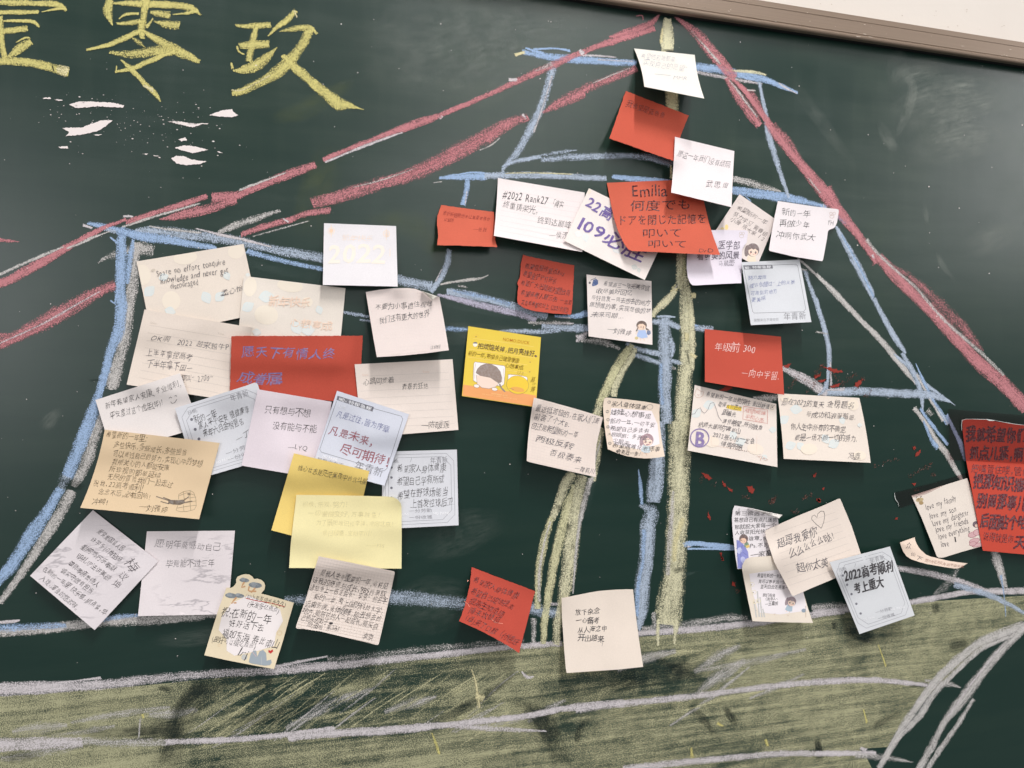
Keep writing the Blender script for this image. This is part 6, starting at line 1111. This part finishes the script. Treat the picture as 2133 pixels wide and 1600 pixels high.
# ---- lower right
def A(a):
    for st, x0, y0, x1, y1, h in (('第三欲选坐满', 150, 195, 545, 200, 50), ('甚想自己有点儿迷惑', 145, 262, 590, 262, 52), ('那就祝大家每一个', 150, 340, 580, 315, 52), ('人收获阳光快乐', 150, 400, 520, 375, 50), ('谁意，何', 290, 455, 500, 455, 50), ('Ps.不可', 305, 530, 510, 520, 56), ('—家畜', 320, 615, 540, 605, 66)): a.text(st, x0, y0, x1, y1, h, BK, 0, hand=.6)
    a.text('☆', 180, 155, 210, 155, 34, BK); BP = (142, 146, 204)
    a.poly([(150, 500), (170, 470), (210, 480), (260, 540), (290, 600), (298, 680), (250, 730), (236, 770), (182, 770), (165, 650)], BP); 
    for pts in ([(165, 560), (220, 540), (285, 590)], [(170, 640), (240, 600), (290, 640)], [(185, 490), (175, 570), (190, 700)], [(230, 520), (210, 620), (240, 740)]): a.line(pts, 5, (104, 108, 170), 'printed_picture')
    a.ell(200, 580, 26, 34, (196, 200, 232), 20); a.ell(240, 680, 26, 40, (190, 194, 230), -20)
    a.ell(243, 460, 46, 48, (108, 88, 84)); a.ell(240, 478, 32, 28, (238, 200, 176)); a.line([(225, 480), (234, 484)], 4, (110, 70, 70), 'printed_picture'); a.line([(246, 480), (255, 484)], 4, (110, 70, 70), 'printed_picture'); a.poly([(250, 510), (285, 490), (305, 530), (280, 555), (248, 540)], (126, 146, 122)); a.poly([(262, 530), (300, 520), (306, 545), (275, 556)], (226, 196, 120))
note('small grey-shaded note with a purple-robed printed girl and rolled upper corner', 'X4', [(150, 115), (600, 190), (672, 735), (180, 770)], (240, 234, 236), 0.010, 1.3, art=A, corn=((1, 0, .014, .5),),
     outline=[(150, 115), (250, 130), (350, 148), (440, 170), (520, 195), (580, 225), (600, 262), (610, 400), (640, 600), (672, 735), (400, 760), (240, 766), (180, 770), (160, 650), (145, 520), (128, 360), (122, 240), (132, 160)],
     fold=([(285, 143), (608, 250), (645, 212)], .007, (244, 238, 232)))
def A(a):
    a.poly([(300, 820), (700, 760), (860, 1010), (900, 1200), (620, 1240), (400, 1220), (330, 1000)], (243, 236, 238))
    for st, x0, y0, x1, y1, h in (('希望在新的一年里', 385, 835, 645, 845, 44), ('我可以更幸运一些', 395, 900, 680, 905, 44), ('蓝天白云还是第一', 415, 950, 710, 965, 46), ('我们有缘', 440, 1040, 570, 1042, 38), ('·(送)语人～', 465, 1080, 600, 1078, 36), ('—王嘉悦', 465, 1128, 600, 1128, 44)): a.text(st, x0, y0, x1, y1, h, BK, .006, hand=.7)
    for x, y0, y1 in ((375, 1130, 1270), (405, 1000, 1265), (432, 1060, 1268), (460, 1180, 1268)): a.line([(x - 20, y0), (x, y1)], 14, (206, 204, 200), 'printed_picture'); a.line([(x - 12, (y0 + y1) / 2), (x + 4, (y0 + y1) / 2)], 4, (170, 168, 164), 'printed_picture')
    for x, y in ((330, 930), (350, 1010), (395, 1100), (360, 1110)): a.ell(x, y, 22, 20, (236, 226, 190), ring=4); a.ell(x - 8, y + 4, 7, 7, (190, 180, 160))
    girl(a, 735, 1110, 88, 18, (158, 140, 146), (176, 194, 206)); a.ell(865, 1200, 24, 20, (150, 164, 176)); a.line([(885, 1150), (885, 1270)], 5, (200, 180, 160), 'printed_picture'); a.line([(555, 1230), (562, 1245), (570, 1228)], 4, (214, 190, 170), 'printed_picture'); a.line([(690, 1240), (702, 1256), (712, 1242)], 4, (214, 190, 170), 'printed_picture')
note('cream note with printed bamboo and a small girl, curled at its upper left', 'X4', [(230, 640), (800, 610), (960, 1328), (335, 1310)], (242, 230, 214), 0.010, 1.2, art=A, corn=((0, 0, .008, .4),),
     outline=[(250, 692), (262, 672), (285, 658), (330, 648), (480, 638), (800, 610), (830, 800), (860, 1010), (910, 1180), (960, 1328), (600, 1320), (335, 1310), (290, 1100), (250, 900), (228, 780), (228, 735)])
def A(a):
    ruled(a, (545, 412), (720, 940), (1195, 180), (1400, 700), 9); K = BK
    a.text('超哥我爱你', 585, 500, 1005, 385, 108, GR, 0); a.text('么么么么么哒！', 715, 620, 1215, 400, 100, GR, 0); a.text('超你太美', 795, 770, 1120, 690, 104, GR, 0)
    a.line([(1045, 350), (985, 300), (945, 255), (950, 225), (975, 212), (1002, 240), (1010, 200), (1040, 172), (1072, 175), (1082, 220), (1070, 290), (1045, 350)], 4, K, 'handwriting')
note('large ruled cream note with a hand-drawn heart, tilted up to the right', 'X4', [(470, 372), (1240, 42), (1500, 732), (750, 1050)], (242, 228, 216), 0.012, 1.3, art=A,
     outline=[(470, 372), (500, 358), (800, 222), (1050, 122), (1222, 45), (1240, 44), (1252, 70), (1360, 330), (1450, 600), (1500, 732), (1190, 865), (960, 962), (770, 1045), (750, 1050), (735, 1030), (640, 850), (560, 700), (510, 550), (475, 450), (466, 395)])
def A(a):
    card_frame(a, 0); a.text('年青新', 1545, 692, 1700, 645, 62, (120, 120, 126), hand=0, part='printed_text'); a.text('日期:', 1222, 782, 1308, 762, 40, (130, 130, 136), hand=0, part='printed_text'); a.line([(1400, 712), (1392, 748)], 3, (140, 140, 146))
    for x, y in ((1268, 838), (1313, 933), (1358, 1030), (1408, 1130), (1452, 1230)): a.ell(x, y, 12, 12, (116, 116, 126), part='printed_dot')
    a.text('2022高考顺利', 1285, 845, 1790, 730, 135, (56, 52, 56), .022, hand=.6, slant=.2); a.text('考上重大', 1380, 975, 1690, 905, 130, (56, 52, 56), .022, hand=.6, slant=.2)
    a.text('一分劳動', 1605, 1222, 1780, 1175, 38, (126, 126, 132), hand=0, part='printed_text'); a.text('一份收獲', 1630, 1285, 1805, 1238, 38, (126, 126, 132), hand=0, part='printed_text'); a.text('NO PAINS', 1760, 1190, 1910, 1160, 32, (248, 248, 250), .01, hand=0, part='printed_text'); a.text('NO PAINS', 1480, 1290, 1600, 1265, 32, (248, 248, 250), .01, hand=0, part='printed_text')
note('pale blue-grey framed card with bold black marker "2022", lower right', 'X4', [(1132, 700), (1755, 538), (2010, 1250), (1440, 1443)], (225, 227, 230), 0.010, 1.3, art=A)
def A(a):
    for st, x0, y0, x1, y1 in (('love my family', 285, 870, 555, 785), ('love my son', 320, 950, 555, 880), ('love my daughter', 345, 1015, 665, 910), ('love my friends', 372, 1070, 660, 985), ('love everything', 397, 1130, 670, 1045), ('love', 420, 1195, 490, 1180)): a.text(st, x0, y0, x1, y1, 60, GR, -.004, hand=.7, slant=.25)
    a.text('1', 528, 1155, 556, 1150, 62, BK, .03, hand=0)
    a.ell(235, 805, 34, 18, (196, 176, 136), -10); a.ell(248, 832, 20, 16, (176, 150, 110)); a.ell(225, 800, 12, 12, (160, 130, 90)); a.line([(205, 790), (205, 780), (216, 778)], 5, (90, 78, 70), 'printed_picture'); a.line([(243, 785), (243, 776), (254, 774)], 5, (90, 78, 70), 'printed_picture')
    a.ell(735, 1020, 36, 30, (104, 84, 92)); a.ell(738, 1032, 20, 16, (226, 196, 180))
    for cx, cy, rx, ry in ((700, 1110, 40, 24), (740, 1090, 36, 26), (715, 1165, 46, 22), (745, 1200, 50, 16), (700, 1190, 30, 18)): a.ell(cx, cy, rx, ry, (216, 176, 178), -15); a.ell(cx, cy, rx, ry, (176, 120, 128), -15, ring=4)
note('cream note with six pencilled "love my" lines beside the large red sheet', 'X5', [(163, 770), (650, 615), (805, 1205), (392, 1312)], (244, 232, 220), 0.006, 1.3, art=A,
     outline=[(163, 770), (400, 692), (650, 615), (665, 650), (735, 900), (805, 1205), (600, 1262), (440, 1312), (400, 1312), (385, 1300), (330, 1160), (250, 960)])
def A(a):
    a.text('众', 118, 1205, 160, 1210, 62, (90, 80, 84)); a.text('仙', 150, 1275, 205, 1285, 52, (90, 80, 84)); a.text('下', 205, 1300, 255, 1330, 44, (90, 80, 84)); a.text('愿为你赴汤蹈火', 285, 1335, 460, 1368, 32, (150, 96, 80)); a.text('永远不会分散', 440, 1365, 625, 1392, 26, (150, 96, 80))
note('narrow curling strip of cream paper below the "love my" note', 'X5', [(62, 1180), (330, 1130), (660, 1360), (330, 1420)], (244, 222, 204), 0.012, 1.0, art=A, cat='paper strip', name='paper_strip', group=None,
     outline=[(62, 1180), (120, 1158), (192, 1133), (196, 1160), (205, 1185), (222, 1215), (245, 1245), (290, 1285), (330, 1302), (380, 1314), (430, 1326), (490, 1340), (570, 1352), (655, 1362), (620, 1382), (580, 1405), (540, 1408), (460, 1396), (380, 1382), (300, 1368), (230, 1350), (160, 1326), (120, 1300), (92, 1262), (74, 1220)], corn=((0, 0, .008, .6),))
def A(a):
    c = (98, 30, 40)
    for st, x0, y0, x1, y1, h, o in (('我就希望你们', 640, 225, 1170, 245, 145, .032), ('抓点儿紧，啊！', 670, 390, 1230, 410, 130, .03), ('把嘴管住喽，管住', 685, 530, 1200, 560, 84, -.004), ('把那知识揣着啊', 705, 640, 1330, 690, 140, .03), ('别闹那事儿了', 740, 815, 1260, 850, 140, .03), ('后面贴个哈哈', 765, 985, 1260, 1010, 135, .03), ('说得就是你', 790, 1125, 1060, 1150, 84, -.004), ('天天', 1065, 1170, 1270, 1190, 130, .028)): a.text(st, x0, y0, x1, y1, h, c, o, hand=.6)
s47, o47 = note('large bright red sheet with bold marker writing at the right edge', 'X5', [(608, 100), (1400, 150), (1400, 1312), (788, 1250)], (206, 78, 60), 0.006, 1.6, art=A, cat='paper sheet', name='paper_sheet', group=None, base=0.0016, speck=.02,
     outline=[(608, 104), (640, 98), (830, 100), (900, 118), (1149, 150), (1400, 185), (1400, 1312), (1149, 1284), (788, 1250), (760, 1100), (700, 760), (640, 450), (612, 200)])

# ------------------------------------------------------------------ clear sticky tape
tm = tape_mat()
def tape(label, pts, h):
    q = [fr('X5', *p) for p in pts]; q = torn(q, .25, len(label))
    o = mesh_obj('clear_tape', P([p[0] for p in q], [p[1] for p in q], h), [tuple(range(len(q)))], tm)
    md = o.modifiers.new('thickness', 'SOLIDIFY'); md.thickness = 0.00006
    tag(o, label, 'tape', 'strips of clear tape'); return o
tape('wide clear tape strip over the top of the large red sheet', [(485, 8), (800, 35), (1400, 85), (1400, 505), (1149, 488), (800, 470), (500, 455)], 0.0042)
tape('clear tape strip running behind the "love my" note', [(15, 740), (160, 705), (320, 665), (500, 615), (650, 565), (690, 650), (500, 740), (180, 840), (60, 880), (50, 850), (18, 800)], 0.00115)
gm = ink((214, 218, 214))  # pale colour for highlights painted as thin strips along the tape
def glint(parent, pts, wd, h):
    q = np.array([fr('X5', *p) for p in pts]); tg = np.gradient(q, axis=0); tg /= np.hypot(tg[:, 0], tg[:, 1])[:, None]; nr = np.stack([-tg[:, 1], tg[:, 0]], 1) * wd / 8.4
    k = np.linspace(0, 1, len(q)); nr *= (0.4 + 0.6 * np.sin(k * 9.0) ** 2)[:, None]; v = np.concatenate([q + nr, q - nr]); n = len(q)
    return mesh_obj('painted_glint', P(v[:, 0], v[:, 1], h), [(i, i + 1, n + i + 1, n + i) for i in range(n - 1)], gm, parent)
tapes = [o for o in col.objects if o.name.startswith('clear_tape')]
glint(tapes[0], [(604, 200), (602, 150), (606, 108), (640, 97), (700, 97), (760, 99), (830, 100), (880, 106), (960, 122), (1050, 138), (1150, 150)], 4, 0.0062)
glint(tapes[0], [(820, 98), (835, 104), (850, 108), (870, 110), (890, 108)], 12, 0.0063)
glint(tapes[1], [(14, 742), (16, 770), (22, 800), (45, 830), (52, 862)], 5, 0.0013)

# small wear on the rail and the wall
r = random.Random(11)
for i in range(26):
    px = r.uniform(1330, 2120); t = (px - 1290) / 843; top = -50 + 139 * t + 0; 
    py = r.uniform(4 + 130 * t - 40, 130 * t - 2)
    if py < 0: continue
    a = r.uniform(0, 3.1); L = r.uniform(.8, 4.5); wv = r.uniform(.25, .6); dx, dy = math.cos(a) * L, math.sin(a) * L * .3
    q = [(px - dx, py - dy), (px + wv, py - wv), (px + dx, py + dy), (px - wv, py + wv)]
    mesh_obj('scuff_mark', P([p[0] for p in q], [p[1] for p in q], 0.0136), [(0, 1, 2, 3)], ink((205, 192, 176) if r.random() < .6 else (98, 84, 72)), board)
wall = bpy.data.objects['wall']
for i in range(14):
    px = r.uniform(1700, 2130); py = r.uniform(0, (px - 1610) * 0.166 - 4)
    if py < 0: continue
    s_ = r.uniform(.5, 1.6); q = [(px - s_, py), (px, py - s_ * .6), (px + s_, py + .2), (px + .2, py + s_ * .7)]
    mesh_obj('wall_mark', P([p[0] for p in q], [p[1] for p in q], -0.0115), [(0, 1, 2, 3)], ink((186, 172, 158)), wall)
